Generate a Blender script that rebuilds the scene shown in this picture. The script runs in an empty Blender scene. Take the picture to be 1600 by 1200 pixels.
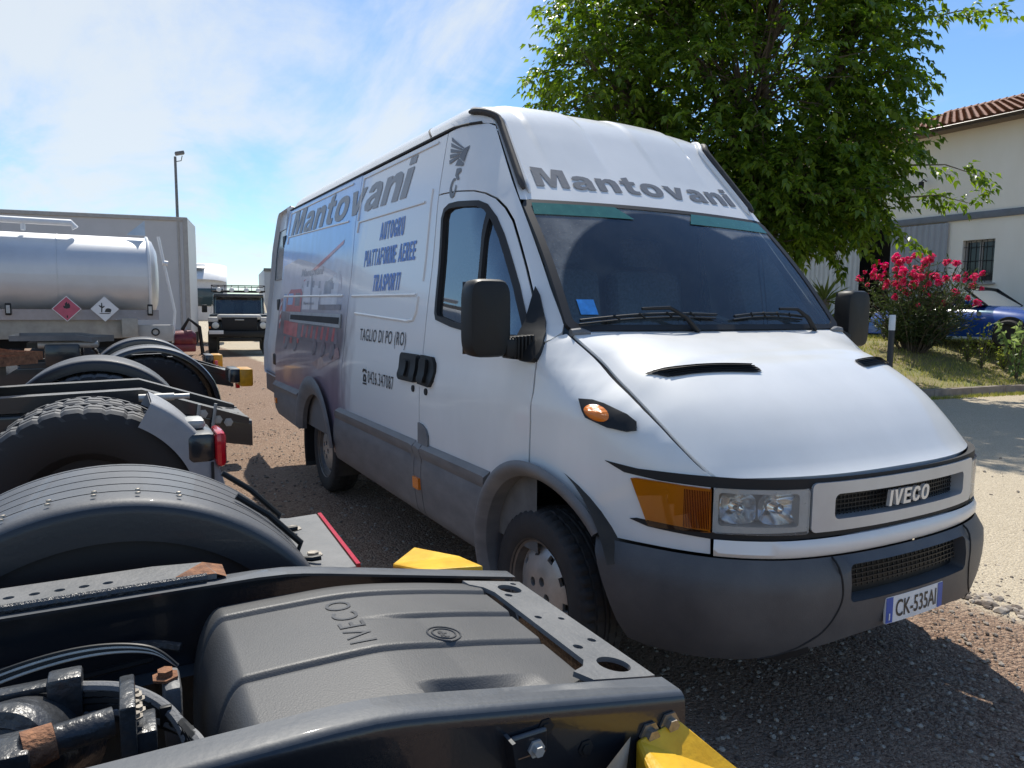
import bpy, bmesh, math, random
from mathutils import Vector, Matrix
from mathutils.geometry import delaunay_2d_cdt
random.seed(7)
R = math.radians
SC = bpy.context.scene
COL = SC.collection

# ------------------------------------------------------------------ camera
cam_d = bpy.data.cameras.new('camera'); cam = bpy.data.objects.new('camera', cam_d); COL.objects.link(cam)
CAM_LOC = Vector((2.37014, -2.40420, 1.47557))
yaw, pitch, roll = R(150.454), R(-5.920), R(0.472)
fw = Vector((math.cos(yaw)*math.cos(pitch), math.sin(yaw)*math.cos(pitch), math.sin(pitch)))
rt = Vector((math.sin(yaw), -math.cos(yaw), 0)); upv = rt.cross(fw)
r2 = rt*math.cos(roll) + upv*math.sin(roll); u2 = -rt*math.sin(roll) + upv*math.cos(roll)
M = Matrix((r2, u2, -fw)).transposed().to_4x4(); M.translation = CAM_LOC
cam.matrix_world = M
cam_d.sensor_fit = 'HORIZONTAL'; cam_d.sensor_width = 36.0; cam_d.lens = 36.0*1125.82/1600.0
cam_d.clip_start = 0.05; cam_d.clip_end = 3000
SC.camera = cam

# ------------------------------------------------------------------ sky and sun
SUN = Vector((-0.60, 0.265, 1.0)).normalized()       # towards the sun
elev = math.asin(SUN.z); azim = math.atan2(SUN.x, SUN.y)
w = bpy.data.worlds.new('World'); SC.world = w; w.use_nodes = True
nt = w.node_tree; N = nt.nodes; L = nt.links; N.clear()
out = N.new('ShaderNodeOutputWorld'); bg = N.new('ShaderNodeBackground')
sky = N.new('ShaderNodeTexSky'); sky.sky_type = 'NISHITA'; sky.sun_disc = False
sky.sun_elevation = elev; sky.sun_rotation = azim; sky.air_density = 1.0; sky.dust_density = 0.15; sky.ozone_density = 3.0
bg.inputs['Strength'].default_value = 0.118
tc = N.new('ShaderNodeTexCoord'); sep = N.new('ShaderNodeSeparateXYZ'); L.new(tc.outputs['Generated'], sep.inputs[0])
def wm(op, a, b=None, c=None):
    n = N.new('ShaderNodeMath'); n.operation = op
    for i, v in enumerate((a, b, c)):
        if v is None: continue
        if isinstance(v, (int, float)): n.inputs[i].default_value = v
        else: L.new(v, n.inputs[i])
    return n.outputs[0]
zc = wm('MAXIMUM', wm('ADD', sep.outputs['Z'], 0.16), 0.05)
cx = N.new('ShaderNodeCombineXYZ'); L.new(wm('DIVIDE', sep.outputs['X'], zc), cx.inputs[0]); L.new(wm('DIVIDE', sep.outputs['Y'], zc), cx.inputs[1])
mp = N.new('ShaderNodeMapping'); L.new(cx.outputs[0], mp.inputs[0])
mp.inputs['Rotation'].default_value = (0, 0, R(20)); mp.inputs['Scale'].default_value = (0.55, 1.1, 1); mp.inputs['Location'].default_value = (12.1, 4.4, 0)
n1 = N.new('ShaderNodeTexNoise'); n1.inputs['Scale'].default_value = 0.62; n1.inputs['Detail'].default_value = 9; n1.inputs['Roughness'].default_value = 0.58; n1.inputs['Distortion'].default_value = 0.5
L.new(mp.outputs[0], n1.inputs['Vector'])
n2 = N.new('ShaderNodeTexNoise'); n2.inputs['Scale'].default_value = 2.2; n2.inputs['Detail'].default_value = 8; n2.inputs['Roughness'].default_value = 0.62; n2.inputs['Distortion'].default_value = 0.7
L.new(mp.outputs[0], n2.inputs['Vector'])
cv = wm('ADD', wm('MULTIPLY', n1.outputs[0], 0.80), wm('MULTIPLY', n2.outputs[0], 0.20))
cr = N.new('ShaderNodeValToRGB'); cr.color_ramp.elements[0].position = 0.478; cr.color_ramp.elements[1].position = 0.62
cr.color_ramp.interpolation = 'EASE'
cr.color_ramp.elements[0].color = (0.0, 0.0, 0.0, 1); cr.color_ramp.elements[1].color = (0.84, 0.84, 0.84, 1)
L.new(cv, cr.inputs[0])
mx = N.new('ShaderNodeMix'); mx.data_type = 'RGBA'
tn = N.new('ShaderNodeMix'); tn.data_type = 'RGBA'; tn.blend_type = 'MULTIPLY'; tn.inputs[0].default_value = 1.0; L.new(sky.outputs[0], tn.inputs[6]); tn.inputs[7].default_value = (.80, .97, 1.09, 1)
L.new(cr.outputs[0], mx.inputs['Factor']); L.new(tn.outputs[2], mx.inputs[6]); mx.inputs[7].default_value = (5.7, 6.05, 6.25, 1)
L.new(mx.outputs[2], bg.inputs['Color']); L.new(bg.outputs[0], out.inputs['Surface'])
sl = bpy.data.lights.new('sun', 'SUN'); so = bpy.data.objects.new('sun', sl); COL.objects.link(so)
sl.energy = 4.3; sl.angle = R(0.53); sl.color = (1.0, 0.945, 0.85)
so.rotation_euler = (-SUN).to_track_quat('-Z', 'Y').to_euler()
so.location = SUN*60
vs = SC.view_settings; vs.view_transform = 'Standard'; vs.look = 'None'; vs.exposure = 0.30; vs.gamma = 1.0; vs.use_curve_mapping = False
SC.render.engine = 'CYCLES'; SC.cycles.max_bounces = 6; SC.cycles.diffuse_bounces = 3; SC.cycles.glossy_bounces = 4; SC.cycles.transmission_bounces = 3; SC.cycles.transparent_max_bounces = 12

# ------------------------------------------------------------------ materials
MATS = {}
def mat(name, col, rough=.5, metal=0.0, var=0.0, vscale=8.0, col2=None, bump=0.0, bscale=40.0, coat=0.0, spec=.5, stretch=None, trans=None, emis=None):
    """principled material with noise colour variation and fine relief"""
    if name in MATS: return MATS[name]
    m = bpy.data.materials.new(name); m.use_nodes = True; MATS[name] = m
    t = m.node_tree; b = t.nodes['Principled BSDF']
    b.inputs['Base Color'].default_value = (*col, 1); b.inputs['Roughness'].default_value = rough; b.inputs['Metallic'].default_value = metal
    b.inputs['Specular IOR Level'].default_value = spec
    if coat: b.inputs['Coat Weight'].default_value = coat; b.inputs['Coat Roughness'].default_value = .06
    co = t.nodes.new('ShaderNodeTexCoord'); vec = co.outputs['Object']
    if stretch:
        mpn = t.nodes.new('ShaderNodeMapping'); mpn.inputs['Scale'].default_value = stretch; t.links.new(vec, mpn.inputs[0]); vec = mpn.outputs[0]
    if var or col2:
        nz = t.nodes.new('ShaderNodeTexNoise'); nz.inputs['Scale'].default_value = vscale; nz.inputs['Detail'].default_value = 6; nz.inputs['Roughness'].default_value = .62
        t.links.new(vec, nz.inputs['Vector'])
        rp = t.nodes.new('ShaderNodeValToRGB'); rp.color_ramp.elements[0].position = .33; rp.color_ramp.elements[1].position = .68
        c2 = col2 if col2 else tuple(min(1, c*(1+var)) for c in col)
        c1 = col if col2 else tuple(c*(1-var) for c in col)
        rp.color_ramp.elements[0].color = (*c1, 1); rp.color_ramp.elements[1].color = (*c2, 1)
        t.links.new(nz.outputs[0], rp.inputs[0]); t.links.new(rp.outputs[0], b.inputs['Base Color'])
        mr = t.nodes.new('ShaderNodeMapRange'); mr.inputs['To Min'].default_value = max(.03, rough*.8); mr.inputs['To Max'].default_value = min(1, rough*1.25)
        t.links.new(nz.outputs[0], mr.inputs[0]); t.links.new(mr.outputs[0], b.inputs['Roughness'])
    if bump:
        bz = t.nodes.new('ShaderNodeTexNoise'); bz.inputs['Scale'].default_value = bscale; bz.inputs['Detail'].default_value = 4
        t.links.new(vec, bz.inputs['Vector'])
        bp = t.nodes.new('ShaderNodeBump'); bp.inputs['Strength'].default_value = bump; bp.inputs['Distance'].default_value = .01
        t.links.new(bz.outputs[0], bp.inputs['Height']); t.links.new(bp.outputs[0], b.inputs['Normal'])
    return m
def glass(name, tint, dust=.06, rough=.02, ior=1.5, swept=None):
    """thin pane: fresnel reflection over tinted see-through, with a film of dust"""
    if name in MATS: return MATS[name]
    m = bpy.data.materials.new(name); m.use_nodes = True; MATS[name] = m
    t = m.node_tree; t.nodes.clear(); o = t.nodes.new('ShaderNodeOutputMaterial')
    tr = t.nodes.new('ShaderNodeBsdfTransparent'); tr.inputs[0].default_value = (*tint, 1)
    gl = t.nodes.new('ShaderNodeBsdfGlossy'); gl.inputs['Roughness'].default_value = rough; gl.inputs[0].default_value = (.95, .97, 1, 1)
    fr = t.nodes.new('ShaderNodeFresnel'); fr.inputs['IOR'].default_value = ior
    m1 = t.nodes.new('ShaderNodeMixShader'); t.links.new(fr.outputs[0], m1.inputs[0]); t.links.new(tr.outputs[0], m1.inputs[1]); t.links.new(gl.outputs[0], m1.inputs[2])
    df = t.nodes.new('ShaderNodeBsdfDiffuse'); df.inputs[0].default_value = (.55, .56, .55, 1)
    co = t.nodes.new('ShaderNodeTexCoord'); nz = t.nodes.new('ShaderNodeTexNoise'); nz.inputs['Scale'].default_value = 6; nz.inputs['Detail'].default_value = 8; nz.inputs['Roughness'].default_value = .75
    t.links.new(co.outputs['Object'], nz.inputs['Vector'])
    vo = t.nodes.new('ShaderNodeTexVoronoi'); vo.inputs['Scale'].default_value = 55; t.links.new(co.outputs['Object'], vo.inputs['Vector'])
    sp = t.nodes.new('ShaderNodeMapRange'); sp.inputs['From Min'].default_value = .04; sp.inputs['From Max'].default_value = .12; sp.inputs['To Min'].default_value = dust*3; sp.inputs['To Max'].default_value = 0
    t.links.new(vo.outputs['Distance'], sp.inputs[0])
    mr = t.nodes.new('ShaderNodeMapRange'); mr.inputs['From Min'].default_value = .3; mr.inputs['From Max'].default_value = .75; mr.inputs['To Min'].default_value = dust*.4; mr.inputs['To Max'].default_value = dust*1.7
    t.links.new(nz.outputs[0], mr.inputs[0])
    ad = t.nodes.new('ShaderNodeMath'); ad.operation = 'ADD'; t.links.new(sp.outputs[0], ad.inputs[0]); t.links.new(mr.outputs[0], ad.inputs[1])
    fac = ad.outputs[0]
    if swept:      # wiped arcs stay clean, the corners keep their film of dust
        sx = t.nodes.new('ShaderNodeSeparateXYZ'); t.links.new(co.outputs['Object'], sx.inputs[0]); clean = None
        for cy_, cz_, rad in swept:
            d1 = t.nodes.new('ShaderNodeMath'); d1.operation = 'SUBTRACT'; t.links.new(sx.outputs['Y'], d1.inputs[0]); d1.inputs[1].default_value = cy_
            d2 = t.nodes.new('ShaderNodeMath'); d2.operation = 'MULTIPLY_ADD'; t.links.new(sx.outputs['Z'], d2.inputs[0]); d2.inputs[1].default_value = 1.314; d2.inputs[2].default_value = -1.314*cz_
            cb_ = t.nodes.new('ShaderNodeCombineXYZ'); t.links.new(d1.outputs[0], cb_.inputs[0]); t.links.new(d2.outputs[0], cb_.inputs[1])
            ln = t.nodes.new('ShaderNodeVectorMath'); ln.operation = 'LENGTH'; t.links.new(cb_.outputs[0], ln.inputs[0])
            mq = t.nodes.new('ShaderNodeMapRange'); mq.inputs['From Min'].default_value = rad; mq.inputs['From Max'].default_value = rad+.02; mq.inputs['To Min'].default_value = .30; mq.inputs['To Max'].default_value = 3.0; t.links.new(ln.outputs['Value'], mq.inputs[0])
            if clean is None: clean = mq.outputs[0]
            else:
                mi = t.nodes.new('ShaderNodeMath'); mi.operation = 'MINIMUM'; t.links.new(clean, mi.inputs[0]); t.links.new(mq.outputs[0], mi.inputs[1]); clean = mi.outputs[0]
        mm = t.nodes.new('ShaderNodeMath'); mm.operation = 'MULTIPLY'; t.links.new(fac, mm.inputs[0]); t.links.new(clean, mm.inputs[1]); fac = mm.outputs[0]
    m2 = t.nodes.new('ShaderNodeMixShader'); t.links.new(fac, m2.inputs[0]); t.links.new(m1.outputs[0], m2.inputs[1]); t.links.new(df.outputs[0], m2.inputs[2])
    t.links.new(m2.outputs[0], o.inputs['Surface'])
    return m
def leafmat(name, c1, c2, trans=.45, rough=.38):
    if name in MATS: return MATS[name]
    m = bpy.data.materials.new(name); m.use_nodes = True; MATS[name] = m
    t = m.node_tree; b = t.nodes['Principled BSDF']; b.inputs['Roughness'].default_value = rough; b.inputs['Specular IOR Level'].default_value = .45
    geo = t.nodes.new('ShaderNodeNewGeometry'); rp = t.nodes.new('ShaderNodeValToRGB')
    rp.color_ramp.elements[0].color = (*c1, 1); rp.color_ramp.elements[1].color = (*c2, 1)
    t.links.new(geo.outputs['Random Per Island'], rp.inputs[0]); t.links.new(rp.outputs[0], b.inputs['Base Color'])
    tl = t.nodes.new('ShaderNodeBsdfTranslucent')
    hs = t.nodes.new('ShaderNodeHueSaturation'); hs.inputs['Value'].default_value = 2.0; hs.inputs['Saturation'].default_value = 1.15; hs.inputs['Hue'].default_value = .485
    t.links.new(rp.outputs[0], hs.inputs['Color']); t.links.new(hs.outputs[0], tl.inputs[0])
    mx = t.nodes.new('ShaderNodeMixShader'); mx.inputs[0].default_value = trans
    t.links.new(b.outputs[0], mx.inputs[1]); t.links.new(tl.outputs[0], mx.inputs[2]); t.links.new(mx.outputs[0], t.nodes['Material Output'].inputs['Surface'])
    return m

PAINT = mat('van_white_paint', (.725, .725, .705), .36, col2=(.79, .79, .775), vscale=3.0, stretch=(1, 1, .35), coat=.4, bump=.012, bscale=6)
PLASTIC = mat('dusty_grey_plastic', (.13, .135, .142), .58, col2=(.20, .20, .20), vscale=5, bump=.15, bscale=220, stretch=(1, 1, 2.5))
BUMPERM = mat('bumper_grey_plastic', (.060, .063, .069), .48, col2=(.105, .106, .108), vscale=4, bump=.12, bscale=260)
BLACKP = mat('black_plastic', (.010, .011, .012), .48, var=.25, vscale=12, spec=.35)
BLACKM = mat('matt_black_trim', (.012, .012, .013), .7, var=.2)
RUBBER = mat('tyre_rubber', (.022, .022, .023), .78, col2=(.045, .043, .042), vscale=9, bump=.2, bscale=120)
SEAL = mat('rubber_seal', (.016, .016, .017), .6, var=.2)
DARK = mat('underbody_dark', (.012, .012, .012), .9, var=.3)
HUBM = mat('hubcap_dull_silver', (.45, .435, .41), .42, metal=.55, var=.16, vscale=14)
STEELM = mat('wheel_steel', (.16, .15, .14), .5, metal=.6, var=.3, vscale=10)
SILVER = mat('satin_silver_paint', (.52, .54, .56), .34, metal=.35, var=.06, vscale=6)
CHROME = mat('chrome', (.80, .81, .82), .08, metal=1.0)
AMBER = mat('amber_lens', (.78, .20, .008), .12, var=.12, vscale=30, coat=.6, bump=.5, bscale=60, stretch=(.2, .2, 5))
REDL = mat('red_lens', (.55, .008, .02), .14, var=.1, vscale=30, coat=.6)
WHITE = mat('clean_white', (.74, .75, .75), .4, var=.05, vscale=7)
GREYTXT = mat('grey_vinyl_letters', (.155, .16, .17), .45, var=.08, vscale=40)
GREYTXT2 = mat('faded_grey_vinyl', (.31, .31, .315), .45, var=.10, vscale=9)
BLUETXT = mat('blue_vinyl_letters', (.10, .22, .60), .4, var=.1, vscale=20)
BLKTXT = mat('black_vinyl_letters', (.02, .02, .022), .4, var=.1)
HEADL = glass('headlamp_glass', (.97, .98, .98), dust=.16, ior=1.45)
WSG = glass('windscreen_glass', (.78, .88, .87), dust=.08, ior=1.62, swept=((-.05, 1.36, .76), (.62, 1.36, .66)))
SUNB = mat('green_sun_band', (.030, .13, .095), .25, var=.12, vscale=20, coat=.4)
AMBG = glass('amber_glass', (1.0, .53, .04), dust=.01, ior=1.6)
AMBR = mat('amber_reflector', (1.0, .52, .06), .25, metal=.3, var=.15, vscale=40)
SIDEG = glass('side_window_glass', (.34, .44, .42), dust=.03, ior=2.5)

# ------------------------------------------------------------------ object helpers
def tag(o, label=None, cat=None, group=None, kind=None):
    if label: o['label'] = label
    if cat: o['category'] = cat
    if group: o['group'] = group
    if kind: o['kind'] = kind
    return o
def thing(name, label, cat, loc=(0, 0, 0), rotz=0.0, group=None):
    o = bpy.data.objects.new(name, None); o.empty_display_size = .2; COL.objects.link(o)
    o.location = loc; o.rotation_euler = (0, 0, rotz)
    return tag(o, label, cat, group)
def link_mesh(name, verts, faces, material, parent=None, smooth=True, angle=38):
    me = bpy.data.meshes.new(name); me.from_pydata([tuple(v) for v in verts], [], faces); me.update()
    if smooth:
        me.polygons.foreach_set('use_smooth', [True]*len(me.polygons))
        me.set_sharp_from_angle(angle=R(angle))
    if isinstance(material, (list, tuple)):
        for x in material: me.materials.append(x)
    elif material: me.materials.append(material)
    o = bpy.data.objects.new(name, me); COL.objects.link(o)
    if parent: o.parent = parent
    return o
def dup(o, parent=None):
    c = o.copy(); COL.objects.link(c)
    if parent is not None: c.parent = parent
    for ch in list(o.children): dup(ch, c)
    return c

class MB:
    """collects shapes into one mesh"""
    def __init__(s): s.v = []; s.f = []
    def add(s, vs_, fs_):
        b = len(s.v); s.v += [tuple(v) for v in vs_]; s.f += [tuple(i+b for i in f) for f in fs_]; return s
    def box(s, c, d, bev=0.0, rot=None):
        hx, hy, hz = (x/2 for x in d)
        if bev <= 0:
            vv = [(x*hx, y*hy, z*hz) for x in (-1, 1) for y in (-1, 1) for z in (-1, 1)]
            ff = [(0, 1, 3, 2), (4, 6, 7, 5), (0, 4, 5, 1), (2, 3, 7, 6), (0, 2, 6, 4), (1, 5, 7, 3)]
        else:
            bm = bmesh.new(); bmesh.ops.create_cube(bm, size=1); bmesh.ops.scale(bm, vec=d, verts=bm.verts)
            bmesh.ops.bevel(bm, geom=list(bm.edges), offset=bev, segments=2, affect='EDGES', profile=.5)
            bm.verts.index_update(); vv = [tuple(v.co) for v in bm.verts]; ff = [tuple(v.index for v in f.verts) for f in bm.faces]; bm.free()
        c = Vector(c)
        if rot is not None: vv = [rot @ Vector(v) for v in vv]
        return s.add([Vector(v)+c for v in vv], ff)
    def tube(s, path, r, n=8, cap=True):
        P = [Vector(p) for p in path]; rr = r if isinstance(r, (list, tuple)) else [r]*len(P)
        vv = []; ff = []; ref = None
        for i, p in enumerate(P):
            d = (P[min(i+1, len(P)-1)]-P[max(i-1, 0)]).normalized()
            if ref is None: ref = d.orthogonal().normalized()
            ref = (ref-d*ref.dot(d)); ref = ref.normalized() if ref.length > 1e-6 else d.orthogonal().normalized()
            q = d.cross(ref)
            for k in range(n):
                a = 2*math.pi*k/n; vv.append(p+(ref*math.cos(a)+q*math.sin(a))*rr[i])
        for i in range(len(P)-1):
            for k in range(n):
                ff.append((i*n+k, i*n+(k+1) % n, (i+1)*n+(k+1) % n, (i+1)*n+k))
        if cap: ff.append(tuple(range(n))[::-1]); ff.append(tuple((len(P)-1)*n+k for k in range(n)))
        return s.add(vv, ff)
    def lathe(s, prof, c=(0, 0, 0), axis='y', n=32, caps=False, fn=None):
        """prof: (radius, along-axis) pairs"""
        vv = []; ff = []; m = len(prof)
        for k in range(n):
            a = 2*math.pi*k/n; ca, sa = math.cos(a), math.sin(a)
            for j, (r_, h) in enumerate(prof):
                rr = r_+(fn(j, k) if fn else 0)
                p = {'y': (rr*ca, h, rr*sa), 'x': (h, rr*ca, rr*sa), 'z': (rr*ca, rr*sa, h)}[axis]
                vv.append((p[0]+c[0], p[1]+c[1], p[2]+c[2]))
        for k in range(n):
            k2 = (k+1) % n
            for j in range(m-1): ff.append((k*m+j, k*m+j+1, k2*m+j+1, k2*m+j))
        if caps:
            ff.append(tuple(k*m for k in range(n))); ff.append(tuple(k*m+m-1 for k in range(n))[::-1])
        return s.add(vv, ff)
    def grid(s, fn, nu, nv):
        vv = [fn(i/nu, j/nv) for i in range(nu+1) for j in range(nv+1)]
        ff = [(i*(nv+1)+j, (i+1)*(nv+1)+j, (i+1)*(nv+1)+j+1, i*(nv+1)+j+1) for i in range(nu) for j in range(nv)]
        return s.add(vv, ff)
    def prism(s, poly, a, b, fn):
        """poly (u,v) extruded from a to b; fn(u,v,t)->point"""
        n = len(poly); vv = [fn(u, v, a) for u, v in poly]+[fn(u, v, b) for u, v in poly]
        ff = [tuple(range(n)), tuple(range(n, 2*n))[::-1]]+[(i, (i+1) % n+0, (i+1) % n+n, i+n)[::-1] for i in range(n)]
        return s.add(vv, ff)
    def build(s, name, material, parent=None, smooth=True, angle=38):
        return link_mesh(name, s.v, s.f, material, parent, smooth, angle)
def bevelled(o, wd=.006):
    bm = bmesh.new(); bm.from_mesh(o.data); bmesh.ops.recalc_face_normals(bm, faces=bm.faces); bmesh.ops.bevel(bm, geom=list(bm.edges), offset=wd, segments=2, affect='EDGES', profile=.5); bm.to_mesh(o.data); bm.free(); return o
def fixnormals(o):
    bm = bmesh.new(); bm.from_mesh(o.data); bmesh.ops.recalc_face_normals(bm, faces=bm.faces); bm.to_mesh(o.data); bm.free(); return o

def inpoly(p, poly):
    x, y = p; c = False; j = len(poly)-1
    for i in range(len(poly)):
        xi, yi = poly[i]; xj, yj = poly[j]
        if (yi > y) != (yj > y) and x < (xj-xi)*(y-yi)/(yj-yi)+xi: c = not c
        j = i
    return c
def resample(poly, step):
    o = []
    for a, b in zip(poly, poly[1:]+poly[:1]):
        d = math.dist(a, b); n = max(1, int(math.ceil(d/step)))
        for k in range(n): o.append((a[0]+(b[0]-a[0])*k/n, a[1]+(b[1]-a[1])*k/n))
    return o
def segd(p, a, b):
    ax, ay = b[0]-a[0], b[1]-a[1]; l = ax*ax+ay*ay
    t = 0 if l == 0 else max(0, min(1, ((p[0]-a[0])*ax+(p[1]-a[1])*ay)/l))
    return math.hypot(p[0]-a[0]-ax*t, p[1]-a[1]-ay*t)
def patch(name, outline, mapf, material, parent=None, holes=(), step=.06, rim=0.0, mirror=False, angle=38, smooth=True):
    """cut a panel with outline and holes out of a surface mapf(a,b) and give it a returned edge"""
    loops = [resample(list(l), step) for l in (outline, *holes)]
    pts = []; edges = []
    for l in loops:
        b = len(pts); pts += l; edges += [(b+i, b+(i+1) % len(l)) for i in range(len(l))]
    x0 = min(p[0] for p in loops[0]); x1 = max(p[0] for p in loops[0]); y0 = min(p[1] for p in loops[0]); y1 = max(p[1] for p in loops[0])
    segs = [(pts[a], pts[b]) for a, b in edges]
    nx = int((x1-x0)/step); ny = int((y1-y0)/step)
    for i in range(1, nx+1):
        for j in range(1, ny+1):
            p = (x0+(i-.5*(j % 2))*step, y0+(j-.5)*step)
            if not inpoly(p, loops[0]) or any(inpoly(p, h) for h in loops[1:]): continue
            if min(segd(p, a, b) for a, b in segs) > .42*step: pts.append(p)
    V, _, F, *_r = delaunay_2d_cdt([Vector(p) for p in pts], edges, [], 0, 1e-6)
    keep = []
    for f in F:
        c = (sum(V[i].x for i in f)/len(f), sum(V[i].y for i in f)/len(f))
        if inpoly(c, loops[0]) and not any(inpoly(c, h) for h in loops[1:]): keep.append(tuple(f))
    P3 = [Vector(mapf(v.x, v.y)) for v in V]
    faces = list(keep)
    if rim:
        cnt = {}
        for f in keep:
            for a, b in zip(f, f[1:]+f[:1]): cnt.setdefault((min(a, b), max(a, b)), []).append((a, b))
        bd = [e[0] for e in cnt.values() if len(e) == 1]; inner = {}
        h = 1e-3
        for a, b in bd:
            for i in (a, b):
                if i in inner: continue
                v = V[i]; p = P3[i]
                n = (Vector(mapf(v.x+h, v.y))-p).cross(Vector(mapf(v.x, v.y+h))-p)
                n = n.normalized() if n.length > 1e-12 else Vector((0, 0, 1))
                inner[i] = len(P3); P3.append(p-n*rim)
        for a, b in bd: faces.append((b, a, inner[a], inner[b]))
    if mirror:
        P3 = [Vector((p.x, -p.y, p.z)) for p in P3]; faces = [f[::-1] for f in faces]
    return link_mesh(name, P3, faces, material, parent, smooth, angle)
def circ(cx_, cy_, r, n=24, a0=0.0, a1=2*math.pi, ry=None):
    ry = ry or r
    k = n if abs(a1-a0-2*math.pi) < 1e-6 else n+1
    return [(cx_+r*math.cos(a0+(a1-a0)*i/n), cy_+ry*math.sin(a0+(a1-a0)*i/n)) for i in range(k)]
def rrect(x0, y0, x1, y1, r, n=5):
    o = []
    for cx_, cy_, a in ((x1-r, y1-r, 0), (x0+r, y1-r, 90), (x0+r, y0+r, 180), (x1-r, y0+r, 270)):
        o += [(cx_+r*math.cos(R(a+90*i/n)), cy_+r*math.sin(R(a+90*i/n))) for i in range(n+1)]
    return o
_tx = {}
def text2d(body, bold=0.0, shear=0.0, spacing=1.0):
    """flat lettering as triangles, normalised to cap height 1 with left edge at 0"""
    key = (body, bold, shear, spacing)
    if key in _tx: return _tx[key]
    cu = bpy.data.curves.new('lettering', 'FONT'); cu.body = body; cu.size = 1; cu.offset = bold; cu.shear = shear; cu.space_character = spacing; cu.resolution_u = 4
    o = bpy.data.objects.new('lettering', cu); COL.objects.link(o)
    dg = bpy.context.evaluated_depsgraph_get(); me = bpy.data.meshes.new_from_object(o.evaluated_get(dg))
    vv = [(v.co.x, v.co.y) for v in me.vertices]; ff = [tuple(p.vertices) for p in me.polygons]
    bpy.data.objects.remove(o); bpy.data.curves.remove(cu); bpy.data.meshes.remove(me)
    x0 = min(v[0] for v in vv); x1 = max(v[0] for v in vv); y0 = min(v[1] for v in vv); y1 = max(v[1] for v in vv)
    _tx[key] = (vv, ff, x0, x1, y0, y1); return _tx[key]
def lettering(name, body, mapf, rect, material, parent, bold=0.0, shear=0.0, spacing=1.0, cut=.04, skew=0.0, heavy=0.0):
    """lettering fitted into rect (a0,b0,a1,b1) of a surface mapf(a,b[,lift]); heavy widens the strokes with shifted layers"""
    vv, ff, x0, x1, y0, y1 = text2d(body, bold, shear, spacing)
    a0, b0, a1, b1 = rect; P = []; F = []
    for li, du in enumerate([0.0] if not heavy else [-heavy, 0.0, heavy]):
        bm = bmesh.new(); bv = []
        for x, y in vv:
            u = (x-x0)/(x1-x0); v = (y-y0)/(y1-y0)
            bv.append(bm.verts.new((a0+(a1-a0)*u+du, b0+(b1-b0)*v+skew*u, 0)))
        for f in ff:
            try: bm.faces.new([bv[i] for i in f])
            except ValueError: pass
        lo = min(b0, b1); hi = max(b0, b1)+abs(skew)
        for axis, s0, s1 in ((1, lo, hi), (0, min(a0, a1), max(a0, a1))):
            k = s0+cut
            while k < s1:
                co = (0, k, 0) if axis else (k, 0, 0); no = (0, 1, 0) if axis else (1, 0, 0)
                bmesh.ops.bisect_plane(bm, geom=list(bm.verts)+list(bm.edges)+list(bm.faces), plane_co=co, plane_no=no); k += cut
        bm.verts.index_update(); b = len(P)
        P += [Vector(mapf(v.co.x, v.co.y, .0003*li)) if heavy else Vector(mapf(v.co.x, v.co.y)) for v in bm.verts]; F += [tuple(v.index+b for v in f.verts) for f in bm.faces]; bm.free()
    return link_mesh(name, P, F, material, parent, True)
def spl(pts, n=6):
    """smooth curve through points"""
    P = [Vector(p) for p in pts]; o = []
    for i in range(len(P)-1):
        p0 = P[max(i-1, 0)]; p1 = P[i]; p2 = P[i+1]; p3 = P[min(i+2, len(P)-1)]
        for k in range(n):
            t = k/n; o.append(.5*((2*p1)+(p2-p0)*t+(2*p0-5*p1+4*p2-p3)*t*t+(3*p1-p0-3*p2+p3)*t**3))
    return o+[P[-1]]
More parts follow.
